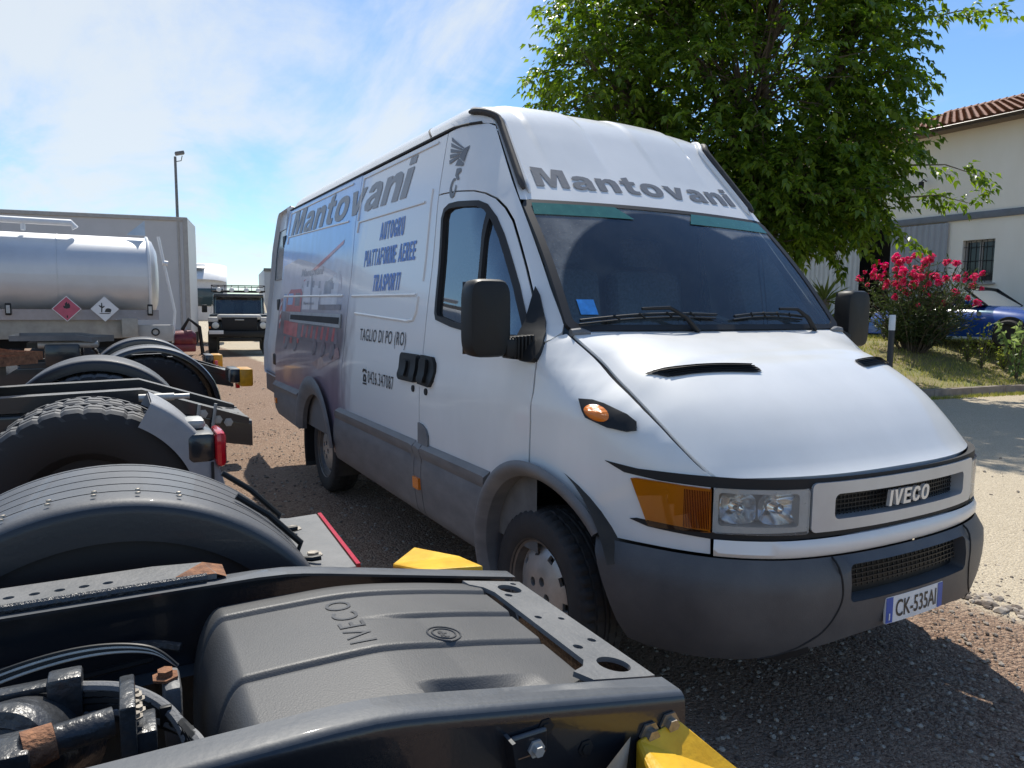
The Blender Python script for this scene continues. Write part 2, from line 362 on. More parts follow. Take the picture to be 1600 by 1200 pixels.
def dusty_lit_top(name, col, dust, rough=.3, coat=.25, lo=.35, hi=.9):
    """dark painted steel with settled dust and painted-in sunlight on the faces that look up"""
    m = bpy.data.materials.new(name); m.use_nodes = True; MATS[name] = m; t = m.node_tree; b = t.nodes['Principled BSDF']; b.inputs['Coat Weight'].default_value = coat
    g = t.nodes.new('ShaderNodeNewGeometry'); sp = t.nodes.new('ShaderNodeSeparateXYZ'); t.links.new(g.outputs['True Normal'], sp.inputs[0])
    co = t.nodes.new('ShaderNodeTexCoord'); nz = t.nodes.new('ShaderNodeTexNoise'); nz.inputs['Scale'].default_value = 7; nz.inputs['Detail'].default_value = 7; nz.inputs['Roughness'].default_value = .7; t.links.new(co.outputs['Object'], nz.inputs['Vector'])
    mr = t.nodes.new('ShaderNodeMapRange'); mr.inputs['From Min'].default_value = lo; mr.inputs['From Max'].default_value = hi; t.links.new(sp.outputs['Z'], mr.inputs[0])
    mn = t.nodes.new('ShaderNodeMapRange'); mn.inputs['From Min'].default_value = .25; mn.inputs['From Max'].default_value = .65; mn.inputs['To Min'].default_value = .55; t.links.new(nz.outputs[0], mn.inputs[0])
    mu = t.nodes.new('ShaderNodeMath'); mu.operation = 'MULTIPLY'; t.links.new(mr.outputs[0], mu.inputs[0]); t.links.new(mn.outputs[0], mu.inputs[1])
    mx = t.nodes.new('ShaderNodeMix'); mx.data_type = 'RGBA'; t.links.new(mu.outputs[0], mx.inputs[0]); mx.inputs[6].default_value = (*col, 1); mx.inputs[7].default_value = (*dust, 1); t.links.new(mx.outputs[2], b.inputs['Base Color'])
    ro = t.nodes.new('ShaderNodeMapRange'); ro.inputs['To Min'].default_value = rough; ro.inputs['To Max'].default_value = .6; t.links.new(mu.outputs[0], ro.inputs[0]); t.links.new(ro.outputs[0], b.inputs['Roughness'])
    bz = t.nodes.new('ShaderNodeTexNoise'); bz.inputs['Scale'].default_value = 90; t.links.new(co.outputs['Object'], bz.inputs['Vector']); bp = t.nodes.new('ShaderNodeBump'); bp.inputs['Strength'].default_value = .1; bp.inputs['Distance'].default_value = .005; t.links.new(bz.outputs[0], bp.inputs['Height']); t.links.new(bp.outputs[0], b.inputs['Normal'])
    return m

def _el(cx_, cy_, rx, ry, n=22): return [(cx_+rx*math.copysign(abs(math.cos(2*math.pi*k/n))**.85, math.cos(2*math.pi*k/n)), cy_+ry*math.copysign(abs(math.sin(2*math.pi*k/n))**.85, math.sin(2*math.pi*k/n))) for k in range(n)]
GLY = {   # heavy sign-writer's letters: (width, [(outline, holes), ...])
 'Mx': (1.0, [([(0,0),(0,1),(.36,1),(.5,.42),(.64,1),(1,1),(1,0),(.76,0),(.76,.72),(.58,0),(.42,0),(.24,.72),(.24,0)], [])]),
 'a': (.72, [([(.46,0),(.71,0),(.69,.12),(.69,.50),(.62,.68),(.48,.75),(.28,.76),(.12,.70),(.04,.53),(.27,.51),(.34,.58),(.43,.55),(.45,.47),(.22,.42),(.05,.33),(0,.18),(.07,.03),(.24,-.02),(.38,.02),(.45,.09)], [[(.45,.34),(.45,.25),(.38,.16),(.28,.15),(.24,.21),(.28,.29)]])]),
 'n': (.72, [([(0,0),(0,.74),(.23,.74),(.23,.64),(.36,.75),(.54,.76),(.68,.66),(.72,.47),(.72,0),(.47,0),(.47,.42),(.42,.54),(.32,.54),(.25,.44),(.25,0)], [])]),
 't': (.54, [([(.12,.56),(0,.56),(0,.74),(.12,.74),(.12,.90),(.36,.99),(.36,.74),(.53,.74),(.53,.56),(.36,.56),(.36,.24),(.42,.17),(.53,.18),(.54,0),(.38,-.02),(.2,.02),(.12,.16)], [])]),
 'o': (.78, [(_el(.39,.365,.39,.39), [_el(.39,.365,.145,.20)])]),
 'v': (.76, [([(0,.74),(.26,.74),(.38,.27),(.50,.74),(.76,.74),(.50,0),(.26,0)], [])]),
 'i': (.25, [([(0,0),(0,.74),(.25,.74),(.25,0)], []), ([(0,.82),(0,1.01),(.25,1.01),(.25,.82)], [])]),
 'A': (.8, [([(0,0),(.30,1),(.50,1),(.80,0),(.58,0),(.535,.18),(.265,.18),(.22,0)], [[(.315,.36),(.485,.36),(.40,.70)]])]),
 'U': (.65, [([(0,1),(0,.3),(.06,.1),(.2,0),(.45,0),(.59,.1),(.65,.3),(.65,1),(.44,1),(.44,.32),(.39,.2),(.26,.2),(.21,.32),(.21,1)], [])]),
 'T': (.65, [([(.22,0),(.22,.82),(0,.82),(0,1),(.65,1),(.65,.82),(.43,.82),(.43,0)], [])]),
 'O': (.72, [(_el(.36,.5,.36,.5), [_el(.36,.5,.15,.31)])]),
 'G': (.70, [([(.70,.70),(.58,.93),(.36,1),(.14,.93),(0,.65),(0,.35),(.14,.07),(.36,0),(.58,.05),(.70,.14),(.70,.52),(.38,.52),(.38,.36),(.50,.36),(.50,.24),(.38,.19),(.26,.24),(.21,.4),(.21,.6),(.27,.77),(.38,.81),(.47,.76),(.51,.66)], [])]),
 'R': (.70, [([(0,0),(0,1),(.44,1),(.60,.93),(.66,.72),(.60,.53),(.48,.46),(.70,0),(.46,0),(.29,.42),(.21,.42),(.21,0)], [[(.22,.58),(.22,.83),(.40,.83),(.45,.71),(.40,.58)]])]),
 'P': (.66, [([(0,0),(0,1),(.44,1),(.60,.92),(.66,.69),(.60,.46),(.44,.38),(.21,.38),(.21,0)], [[(.22,.55),(.22,.82),(.39,.82),(.45,.69),(.39,.55)]])]),
 'I': (.21, [([(0,0),(0,1),(.21,1),(.21,0)], [])]),
 'F': (.60, [([(0,0),(0,1),(.60,1),(.60,.82),(.21,.82),(.21,.60),(.54,.60),(.54,.43),(.21,.43),(.21,0)], [])]),
 'E': (.62, [([(0,0),(0,1),(.60,1),(.60,.82),(.21,.82),(.21,.60),(.56,.60),(.56,.42),(.21,.42),(.21,.18),(.62,.18),(.62,0)], [])]),
 'S': (.65, [([(0,.28),(.20,.30),(.25,.20),(.34,.17),(.43,.21),(.43,.30),(.33,.38),(.15,.46),(.04,.58),(.04,.78),(.14,.94),(.33,1),(.52,.95),(.62,.72),(.42,.70),(.38,.80),(.31,.83),(.24,.79),(.25,.70),(.38,.62),(.56,.54),(.65,.40),(.64,.20),(.52,.05),(.33,0),(.13,.06)], [])]),
 'V': (.72, [([(0,1),(.22,1),(.36,.30),(.50,1),(.72,1),(.46,0),(.26,0)], [])]),
 'C': (.70, [([(.70,.70),(.50,.64),(.46,.76),(.37,.81),(.27,.77),(.21,.6),(.21,.4),(.27,.23),(.37,.19),(.46,.24),(.50,.38),(.70,.32),(.60,.08),(.37,0),(.14,.07),(0,.35),(0,.65),(.14,.93),(.37,1),(.60,.92)], [])]),
 'M': (.86, [([(0,0),(0,1),(.28,1),(.43,.40),(.58,1),(.86,1),(.86,0),(.66,0),(.66,.70),(.50,0),(.36,0),(.20,.70),(.20,0)], [])]),
 ' ': (.34, []),
}
def blocktext(name, glyphs, mapf, rect, material, parent, gap=.10, shear=0.0, step=.05, skew=0.0, rim=0.0):
    """heavy lettering laid on a surface, one mesh for the whole word"""
    W_ = sum(GLY[g][0] for g in glyphs)+gap*(len(glyphs)-1)+shear; a0, b0, a1, b1 = rect; x = 0.0; VV = []; FF = []
    for g in glyphs:
        for outl, hs in GLY[g][1]:
            def tr(p): u = (x+p[0]+shear*p[1])/W_; return (a0+(a1-a0)*u, b0+(b1-b0)*p[1]+skew*u)
            o_ = patch('glyph', [tr(p) for p in outl], mapf, None, None, holes=[[tr(p) for p in h] for h in hs], step=step, rim=rim)
            b = len(VV); VV += [tuple(v.co) for v in o_.data.vertices]; FF += [tuple(i+b for i in p.vertices) for p in o_.data.polygons]
            me = o_.data; bpy.data.objects.remove(o_); bpy.data.meshes.remove(me)
        x += GLY[g][0]+gap
    return link_mesh(name, VV, FF, material, parent, True)
MANT = ['Mx', 'a', 'n', 't', 'o', 'v', 'a', 'n', 'i']
# ------------------------------------------------------------------ the van's surfaces (metres; x forward, y to its left, origin under the front axle)
def lerp(a,b,t): return a+(b-a)*t
def interp(tab,x):
    if x<=tab[0][0]: return tab[0][1]
    for (x0,y0),(x1,y1) in zip(tab,tab[1:]):
        if x<=x1:
            return y0+(y1-y0)*(x-x0)/(x1-x0)
    return tab[-1][1]
def sinterp(tab,x):
    # monotone-ish cubic (catmull) interpolation
    n=len(tab)
    if x<=tab[0][0]: return tab[0][1]
    if x>=tab[-1][0]: return tab[-1][1]
    for i in range(n-1):
        x0,y0=tab[i]; x1,y1=tab[i+1]
        if x<=x1:
            h=x1-x0; t=(x-x0)/h
            def slope(k):
                if k<=0: return (tab[1][1]-tab[0][1])/(tab[1][0]-tab[0][0])
                if k>=n-1: return (tab[-1][1]-tab[-2][1])/(tab[-1][0]-tab[-2][0])
                return (tab[k+1][1]-tab[k-1][1])/(tab[k+1][0]-tab[k-1][0])
            m0=slope(i)*h; m1=slope(i+1)*h
            t2=t*t;t3=t2*t
            return (2*t3-3*t2+1)*y0+(t3-2*t2+t)*m0+(-2*t3+3*t2)*y1+(t3-t2)*m1
# ---- plan curve of the van's right side and nose (x, y) at lamp height
PLAN=[(-0.30,-.985),(-0.12,-.983),(0.06,-.975),(.25,-.945),(.40,-.897),(.52,-.842),(.63,-.782),(.72,-.715),(.79,-.635),(.845,-.54),(.88,-.43),(.903,-.30),(.916,-.15),(.92,0.0)]
_fine=[]
def _build():
    n=len(PLAN); s=[0]
    for a,b in zip(PLAN,PLAN[1:]): s.append(s[-1]+math.dist(a,b))
    xs=[(s[i],PLAN[i][0]) for i in range(n)]; ys=[(s[i],PLAN[i][1]) for i in range(n)]
    L=0; pp=None
    N=160
    for i in range(N+1):
        q=s[-1]*i/N; x=sinterp(xs,q); y=sinterp(ys,q)
        if pp: L+=math.dist(pp,(x,y))
        pp=(x,y); _fine.append((L-0.30,x,y))
_build()
SMAX=_fine[-1][0]
_FX=[(a,b) for a,b,c in _fine]; _FY=[(a,c) for a,b,c in _fine]
def plan(s):
    m=1
    if s>SMAX: s=2*SMAX-s; m=-1
    if s<=-0.30: x,y,tx,ty=s,-.985,1.0,0.0
    else:
        h=.004
        x=interp(_FX,s); y=interp(_FY,s)
        s2=min(s+h,SMAX); s1=max(s-h,-.30)
        tx=interp(_FX,s2)-interp(_FX,s1); ty=interp(_FY,s2)-interp(_FY,s1)
        l=math.hypot(tx,ty) or 1; tx/=l; ty/=l
    # outward normal for right side (-y): (ty,-tx)
    return x,y*m,ty,-tx*m
BASE=[(.30,.03),(.45,.012),(.62,.002),(.9,.0),(1.06,.002),(1.12,.003),(1.15,.013),(1.23,.022),(1.5,.052),(1.72,.081),(2.04,.112),(2.14,.128),(2.384,.172),(2.5,.20)]
ZS=[(-.02,1.40),(.04,1.385),(.24,1.27),(.48,1.137),(.62,1.03),(.72,.944),(.76,.92)]
def xf(z):   # front limit of the side wall at height z
    if z>=1.39: return .017-.851*(z-1.393)
    return sinterp([(b,a) for a,b in ZS][::-1],z)
EX=[(.92,0),(.944,0),(1.03,.04),(1.137,.095),(1.27,.155),(1.39,.125),(1.96,.12),(2.45,.115)]
def off(s,z):
    o=sinterp(BASE,z)
    if z>.93:
        x=plan(s)[0]
        d=max(0,xf(z)-x)
        R=.26
        if d<R: o+=max(0,sinterp(EX,z))*(1-d/R)**2
    return o
def wall(s,z,o=0.0):
    x,y,nx,ny=plan(s)
    f=o-off(s if s<=SMAX else 2*SMAX-s,z)
    return (x+nx*f,y+ny*f,z)
def Wm(o=0.0): return lambda s, z, e=0.0: wall(s, z, o+e)
def s_of_x(x):
    if x <= -.3: return x
    lo, hi = -.3, SMAX
    for _ in range(40):
        m_ = (lo+hi)/2
        if plan(m_)[0] < x: lo = m_
        else: hi = m_
    return lo
ZC = [(.02, 1.386), (.2, 1.352), (.35, 1.315), (.484, 1.274), (.6, 1.212), (.7, 1.140), (.78, 1.062), (.84, .992), (.872, .957), (.888, .946)]
SEAMP = []
for i in range(21):
    x_ = .035+(.725-.035)*i/20; z_ = sinterp(ZS, x_); SEAMP.append(wall(s_of_x(x_), z_))
def hood(t, v):
    q = min(max(t, 0), 1)*20; i = min(int(q), 19); f = q-i
    sx, sy, sz = (lerp(SEAMP[i][k], SEAMP[i+1][k], f) for k in range(3)); sy = -sy-.005
    xc = .03+(.888-.03)*t; zc_ = sinterp(ZC, xc)
    a = min(abs(v), 1.0)
    x = xc+(sx-xc)*a**3.0; z = zc_+(sz-zc_)*a**5.5
    if x < .40: z += .006*min(1, (.40-x)/.03)*(1-a**6)          # pressed step above the vents
    return (x, v*sy, z)
def wscr(u, v):
    x = lerp(.017, -.469, v)+.035*(1-u*u)+.014*math.sin(math.pi*v)
    return (x, u*lerp(.824, .760, v), lerp(1.393, 1.964, v)+.012*math.sin(math.pi*v)+.012*v*(1-u*u))
def roof(t, v):
    a = min(abs(v), 1.0); sg = 1 if v > 0 else -1
    zt = 2.384+.205*max(0, 1-a**4)**.6
    P0 = (-.469+.035*(1-a*a), 1.964+.012*(1-a*a)); P1 = (P0[0]-.851*(zt-P0[1])-.06*(1-a**4), zt); P2 = (-1.45, zt)
    k = a**5; fa = lerp(.66, .94, k); fb = lerp(.8, .12, k)
    A = (lerp(P0[0], P1[0], fa), lerp(P0[1], P1[1], fa)); B = (lerp(P1[0], P2[0], fb), lerp(P1[1], P2[1], fb))
    if t < .2: q = t/.2; x = lerp(P0[0], A[0], q); z = lerp(P0[1], A[1], q)
    elif t < .4:
        q = (t-.2)/.2; x = (1-q)**2*A[0]+2*q*(1-q)*P1[0]+q*q*B[0]; z = (1-q)**2*A[1]+2*q*(1-q)*P1[1]+q*q*B[1]
    else: q = (t-.4)/.6; x = lerp(B[0], -4.74, q); z = B[1]
    d = x+.83
    if d > 0: ym = lerp(.698, .760, min(1, d/.36))
    else: ym = lerp(.813, .698, max(0, 1+d/.26)**2)
    y = v*ym
    # pressed ribs of the front cap, running back over the roof
    rib = 0
    for c_ in (-.34, .34):
        q = abs(y-c_); rib = max(rib, 1-min(1, max(0, (q-.165)/.018)))
    e = max(0, min(1, (z-2.14)/.18))
    z += .007*rib*e; x += .006*rib*e*(1 if d > -.3 else 0)
    if x < -4.5: z -= .10*((-4.5-x)/.24)**2.2*1
    return (x, y, z)

def amber_inside(am, mir):
    patch('lamp_housing', [(.505, .908), (.52, .911), (.768, .904), (.771, .768), (.60, .760), (.57, .762)][::-1], lambda s, z: wall(s, z, -.012-.02*math.sin(math.pi*max(0, min(1, (s-.50)/.27)))), AMBR, am, step=.03, mirror=mir)
    def bw(i, j):
        a = 2*math.pi*j; p = wall(.625+.050*i*math.cos(a), .836+.052*i*math.sin(a), -.022+.022*i*i); return (p[0], -p[1] if mir else p[1], p[2])
    MB().grid(bw, 6, 24).build('reflector', CHROME, am)
    mb = MB()
    for k in range(16):
        q = [wall(.685+.0052*k, .772+.126*t/4, .008) for t in range(5)]; mb.tube([(a, -b if mir else b, c) for a, b, c in q], .0012, 4, False)
    mb.build('lens_ribs', AMBG, am)['kind'] = 'stuff'
van = thing('delivery_van', 'white high-roof delivery van with grey lettering and worn crane livery, parked nose to the right', 'van')
XR = -4.74
zg = 2.384
FC = (.04, .44); RC = (-3.25, .36)           # wheel arch centres
for mir in (False, True):
    # rear quarter panel with wheel arch
    rear_arch = circ(RC[0], RC[1], .47, 22, R(165), R(8))
    o = [(XR, .62)]+[(-4.68, .52), (-3.72, .50)]+rear_arch+[(-2.60, .45), (-2.525, .45), (-2.525, zg), (XR+.02, zg), (XR, zg-.05)]
    qp = patch('quarter_panel', o, Wm(), None, van, step=.09, rim=.02, mirror=mir)
    qp.data.materials.append(PAINT)
    QP = qp if not mir else QP
    if not mir:
        sd = patch('sliding_door', [(-2.515, .45), (-1.121, .45), (-1.121, zg-.012), (-2.515, zg-.012)], Wm(), PAINT, van, step=.09, rim=.02)
    else:
        patch('cargo_side_panel', [(-2.515, .45), (-1.121, .45), (-1.121, zg), (-2.515, zg)], Wm(), PAINT, van, step=.12, rim=.02, mirror=True)
    # cab door with window opening
    win = [(-.985, 1.425), (-1.005, 1.455), (-1.040, 1.930), (-1.020, 1.972), (-.965, 1.990), (-.86, 1.988), (-.655, 1.968), (-.595, 1.946), (-.52, 1.885), (-.445, 1.805), (-.253, 1.575), (-.141, 1.425), (-.112, 1.372), (-.135, 1.352), (-.42, 1.358), (-.80, 1.395)]
    dfr = [(-.142, 1.485), (-.266, 1.645), (-.441, 1.863), (-.505, 1.925), (-.569, 1.972), (-.64, 2.003), (-.717, 2.022), (-.9, 2.044), (-1.06, 2.052)]
    arch = circ(FC[0], FC[1], .40, 16, R(188), R(97))
    door_o = [(-1.112, .45), (-.37, .45)]+arch+[(-.008, .85), (-.004, 1.04), (-.006, 1.275), (-.03, 1.335)]+dfr+[(-1.112, 2.052)]
    dr = patch('cab_door', door_o, Wm(), PAINT, van, holes=[win], step=.07, rim=.02, mirror=mir)
    def shrink(poly, d):
        n = len(poly); o_ = []
        for i in range(n):
            p0, p1, p2 = poly[i-1], poly[i], poly[(i+1) % n]
            d1 = Vector((p1[0]-p0[0], p1[1]-p0[1])).normalized(); d2 = Vector((p2[0]-p1[0], p2[1]-p1[1])).normalized()
            nn = Vector((-(d1.y+d2.y), d1.x+d2.x)); nn = nn.normalized()
            o_.append((p1[0]+nn.x*d, p1[1]+nn.y*d))
        return o_
    A2 = sum(a[0]*b[1]-b[0]*a[1] for a, b in zip(win, win[1:]+win[:1])); sg = 1 if A2 > 0 else -1
    wi = shrink(win, sg*.021); wo = shrink(win, -sg*.006)
    patch('window_seal', wo, Wm(.006), SEAL, dr, holes=[wi], step=.05, rim=.03, mirror=mir)
    gl = patch('window_glass', shrink(win, sg*.015), Wm(-.012), SIDEG, dr, step=.08, mirror=mir)
    patch('window_divider', [(-.560, 1.385), (-.532, 1.385), (-.556, 1.905), (-.585, 1.925)], Wm(.003), SEAL, dr, step=.06, rim=.02, mirror=mir)
    # cab side panel over the door, with the windscreen pillar
    fe = [(xf(z)-.004, z) for z in (2.36, 2.3, 2.2, 2.1, 2.0, 1.9, 1.8, 1.7, 1.6, 1.5, 1.42)]
    ds = [(a+.006, b+.006) for a, b in dfr]
    ds[-1] = (-1.06, 2.060)
    patch('cab_pillar_panel', [(-1.112, 2.060), (-1.112, zg-.012), (-.99, zg-.004), (-.85, zg-.006)][::1]+fe+[(.008, 1.388), (-.0, 1.36), (-.02, 1.350)]+ds, Wm(), PAINT, van, step=.06, rim=.02, mirror=mir)
    # front fender
    seam = [(s_of_x(.035+(.715-.035)*i/16)-.004, sinterp(ZS, .035+(.715-.035)*i/16)-.006) for i in range(17)]
    farch = circ(FC[0], FC[1], .40, 14, R(93), R(40))
    patch('front_fender', [(.004, .85), (.006, 1.04), (.004, 1.275), (-.008, 1.345), (.012, 1.372)]+seam+[(.765, .93), (.772, .69), (.41, .69)]+farch[::-1], Wm(), PAINT, van, step=.045, rim=.02, mirror=mir)
# drip rail groove between side and roof
for mir in (False, True):
    mb = MB(); y_ = lambda x: wall(x, 2.384)[1]
    mb.tube([(x, wall(x, 2.384, .004)[1]*(-1 if mir else 1), 2.386) for x in (-4.68, -4, -3, -2, -1.4, -1.2, -1.05, -.95, -.88)], .0075, 6)
    mb.build('drip_rail_seal', SEAL, van)
# roof: rear section and front cap
mbr = MB(); NT = 26; NV = 40
def vv_(j): return math.sin((j*2-1)*math.pi/2) if False else (j*2-1)
mbr.grid(lambda i, j: roof(.47+.53*i, max(-1, min(1, (j*2-1)))), 30, 80).build('roof_panel', PAINT, van)
mbc = MB(); mbc.grid(lambda i, j: roof(.0+.466*i, (j*2-1)), 46, 96); cap = mbc.build('roof_front_cap', PAINT, van)
for o_ in (van.children[-1], van.children[-2]):
    o_.data.flip_normals() if False else None
sm = MB(); sm.tube([tuple(Vector(roof(.468, v/20))+Vector((0, 0, -.004))) for v in range(-20, 21)], .006, 6).build('roof_joint', SEAL, van)
# rubber rain channels down the sides of the cap
for sg in (-1, 1):
    mb = MB(); pth = []
    for k in range(25):
        t = .02+.36*k/24; p = Vector(roof(t, sg*.968)); pth.append(p+Vector((.012, 0, .010)))
    mb.tube(pth, [.009]+[.017]*22+[.014, .008], 10)
    ch = mb.build('rain_channel', mat('weathered_rubber', (.045, .042, .040), .65, var=.3, vscale=30), van)
    mb = MB(); mb.tube([Vector(roof(.015+.33*k/24, sg*.925))+Vector((.004, 0, .004)) for k in range(25)], [.004]+[.014]*23+[.008], 8); mb.build('rain_lip', PAINT, van)
# hood
hd = MB(); hd.grid(lambda i, j: hood(.0+1.0*i, (j*2-1)), 44, 64); HOOD = hd.build('hood', PAINT, van)
hl = MB(); hl.grid(lambda i, j: tuple(Vector(hood(1.0, j*2-1))+Vector((-.022*i, 0, -.030*i))), 3, 64); hl.build('hood_lip', PAINT, HOOD)
for sg in (-1, 1):
    hs = MB(); hs.grid(lambda i, j: tuple(Vector(hood(i, sg))+Vector((0, -sg*.003*j, -.030*j))), 40, 2); hs.build('hood_lip', PAINT, HOOD)
sb = MB()
for sg in (-1, 1): MB().tube([tuple(Vector(hood(t/20, sg))+Vector((0, sg*.004, -.016))) for t in range(21)], .005, 6).build('hood_gap', BLACKM, HOOD)
# hood air vents: recess with louvres
for sg in (-1, 1):
    def hv(u, v_, o=0.0, sg=sg):   # u across (0 outer..1 inner), v along the hood
        vy = lerp(.695, .29, u); t = lerp(.468, .530, u)+lerp(-.004, .062, v_)
        p = Vector(hood(t, sg*vy/.76)); return tuple(p+Vector((.10*o, 0, o)))
    ol = [(0.0, .10), (.12, .95), (.2, 1.05), (.90, 1.0), (.985, .85), (1.0, .5), (.98, .1), (.95, 0), (.03, 0)]
    vp = patch('hood_vent', ol if sg < 0 else ol[::-1], lambda u, v_: hv(u, v_, .004), BLACKM, HOOD, step=.08)
    for k in range(4):
        v0 = .14+.22*k; lb = MB()
        lb.grid(lambda i, j: hv(lerp(.05+.03*k, .96, i), v0+.11*j, .006+.008*j), 10, 1); lb.build('louvre', BLACKP, vp)
# windscreen
wso = rrect(-.985, .015, .985, .985, .05)
WS = patch('windscreen', wso, wscr, WSG, van, step=.07)
patch('sun_band', [(-.955, .862), (-.26, .862), (-.36, .968), (-.94, .968)], lambda u, v: tuple(Vector(wscr(u, v))+Vector((.0035, 0, .0025))), SUNB, WS, step=.06)
patch('sun_band', [(.20, .862), (.955, .862), (.94, .968), (.27, .968)], lambda u, v: tuple(Vector(wscr(u, v))+Vector((.0035, 0, .0025))), SUNB, WS, step=.06)
patch('screen_border', rrect(-1.0, 0, 1.0, 1.0, .06), lambda u, v: tuple(Vector(wscr(u, v))+Vector((.003, 0, .002))), SEAL, WS, holes=[rrect(-.955, .035, .955, .965, .05)], step=.06, rim=.02)
st_ = patch('blue_sticker', [(-.90, .10), (-.80, .10), (-.80, .20), (-.90, .20)], lambda u, v: tuple(Vector(wscr(u, v))+Vector((.004, 0, .003))), mat('sticker_blue', (.02, .22, .62), .5, var=.2, vscale=40), WS, step=.05)
cw = MB(); cw.grid(lambda i, j: (lerp(.045, .0, i)+.03*(1-(2*j-1)**2)*(i), (2*j-1)*.80, lerp(1.368, 1.388, i)), 2, 20); cw.build('scuttle_panel', BLACKP, van)
for sg in (-1, 1):
    mb = MB(); mb.tube([(.028, sg*.815, 1.385), (.03, sg*.77, 1.388), (.04, sg*.73, 1.384)], [.016, .018, .008], 8); mb.build('scuttle_corner', PLASTIC, van)
# wipers lying along the foot of the screen
def on_ws(u, v, h=.02): return Vector(wscr(u, v))+Vector((.76, 0, .65))*h
for u0, v0, ue, ve, b0, b1 in ((-.22, -.02, -.55, .115, (-.93, .045), (-.05, .085)), (.72, -.02, .47, .125, (.08, .075), (.66, .075))):
    wr = MB(); el = on_ws(lerp(u0, ue, .52), .10, .05); tip = on_ws(ue, ve, .028)
    wr.tube([on_ws(u0, v0, .01), on_ws(lerp(u0, ue, .25), .045, .042), el, tip], [.013, .011, .008, .006], 8)
    wo_ = wr.build('wiper', BLACKP, van)
    bl = MB(); bl.tube([on_ws(lerp(b0[0], b1[0], k/8), lerp(b0[1], b1[1], k/8)+.022*math.sin(math.pi*k/8), .020) for k in range(9)], .0065, 6)
    bl.tube([on_ws(lerp(b0[0], b1[0], k/8), lerp(b0[1], b1[1], k/8)-.012+.022*math.sin(math.pi*k/8), .008) for k in range(9)], .004, 5)
    for k in (.22, .4, .6, .78): bl.tube([on_ws(lerp(b0[0], b1[0], k), lerp(b0[1], b1[1], k)+.022*math.sin(math.pi*k), .030), on_ws(lerp(b0[0], b1[0], k+.05), lerp(b0[1], b1[1], k)+.01, .012)], .005, 5)
    bl.build('wiper_blade', BLACKP, wo_)

# ---- nose: black recess strip, lamps, grille, valance, bumper
C2 = 2*SMAX
for a_, b_ in (((.392, .955), (.46, .922)),):
    top = [(.392, .956), (.52, .944), (.66, .946), (.78, .947), (1.0, .945), (1.25, .944)]
    top = top+[(C2-a, b) for a, b in top[::-1]]
    bot = [(.47, .925), (.60, .914), (.78, .911), (1.06, .912), (1.25, .914)]; bot = bot+[(C2-a, b) for a, b in bot[::-1]]
    patch('nose_strip', (bot+top[::-1]), Wm(.003), BLACKM, van, step=.06, rim=.03)
    patch('under_lamp_strip', [(.495, .768), (.56, .752), (.77, .742), (1.09, .748), (SMAX, .752), (C2-1.09, .748), (C2-.77, .742), (C2-.56, .752), (C2-.495, .768), (C2-.52, .774), (C2-.78, .764), (C2-1.08, .772), (SMAX, .772), (1.08, .772), (.78, .764), (.52, .774)], Wm(.004), BLACKM, van, step=.05, rim=.03)
for mir in (False, True):
    am = patch('indicator_lamp', [(.498, .910), (.52, .914), (.770, .907), (.773, .765), (.60, .756), (.565, .758)][::-1], Wm(.012), AMBG, van, step=.04, rim=.012, mirror=mir)
    amber_inside(am, mir)
    hh = patch('headlamp', rrect(.776, .764, 1.082, .912, .010), Wm(-.075), mat('lamp_housing', (.72, .73, .74), .25, metal=.5, var=.1, vscale=9), van, step=.05, mirror=mir)
    for s0, s1 in ((.795, .915), (.920, 1.060)):
        def bowl(i, j, s0=s0, s1=s1, mir=mir):
            a = 2*math.pi*j; r_ = i; ss = (s0+s1)/2+(s1-s0)/2*r_*math.copysign(abs(math.cos(a))**.6, math.cos(a)); zz = .842+.052*r_*math.copysign(abs(math.sin(a))**.6, math.sin(a))
            p = wall(ss, zz, -.085+.062*r_*r_); return (p[0], -p[1] if mir else p[1], p[2])
        mb = MB(); mb.grid(bowl, 7, 28); rf = mb.build('reflector', mat('lamp_reflector', (.86, .87, .88), .16, metal=.85, var=.05, vscale=30), hh)
        mb = MB(); c_ = Vector(wall((s0+s1)/2, .84, -.045)); c_.y *= (-1 if mir else 1); mb.lathe([(.001, .03), (.015, .022), (.022, 0), (.018, -.02)], tuple(c_), 'x', 14); mb.build('bulb_shield', CHROME, rf)
    for nm, ol in (('lamp_bezel', [(.776, .764), (1.082, .764), (1.082, .912), (.776, .912)]),):
        patch(nm, ol, Wm(.002), SILVER if False else mat('lamp_bezel_grey', (.62, .63, .63), .35, var=.08), hh, holes=[rrect(.792, .788, 1.05, .896, .012)], step=.06, rim=.07, mirror=mir)
    patch('lamp_lens', rrect(.776, .764, 1.082, .912, .012), Wm(.010), HEADL, hh, step=.05, rim=.012, mirror=mir)
    # side repeater
    rp_ = patch('side_repeater', [(.262, 1.160), (.315, 1.160), (.36, 1.150), (.455, 1.120), (.495, 1.098), (.502, 1.074), (.47, 1.066), (.40, 1.072), (.312, 1.098)][::-1], Wm(.014), BLACKP, van, step=.03, rim=.02, mirror=mir)
    mb = MB(); 
    def lens(i, j, mir=mir):
        a = 2*math.pi*j; p = wall(.350+.050*i*math.cos(a), 1.117-.012*i*math.cos(a)+.025*i*math.sin(a), .014+.016*(1-i*i)); return (p[0], -p[1] if mir else p[1], p[2])
    mb.grid(lens, 6, 24).build('lens', AMBER, rp_)
GR = patch('radiator_grille', rrect(1.090, .768, C2-1.090, .930, .018), Wm(.012), SILVER, van, holes=[rrect(1.178, .806, C2-1.178, .890, .02)], step=.05, rim=.07)
patch('grille_back', rrect(1.17, .80, C2-1.17, .895, .01), Wm(-.055), BLACKM, GR, step=.08)
gb = MB()
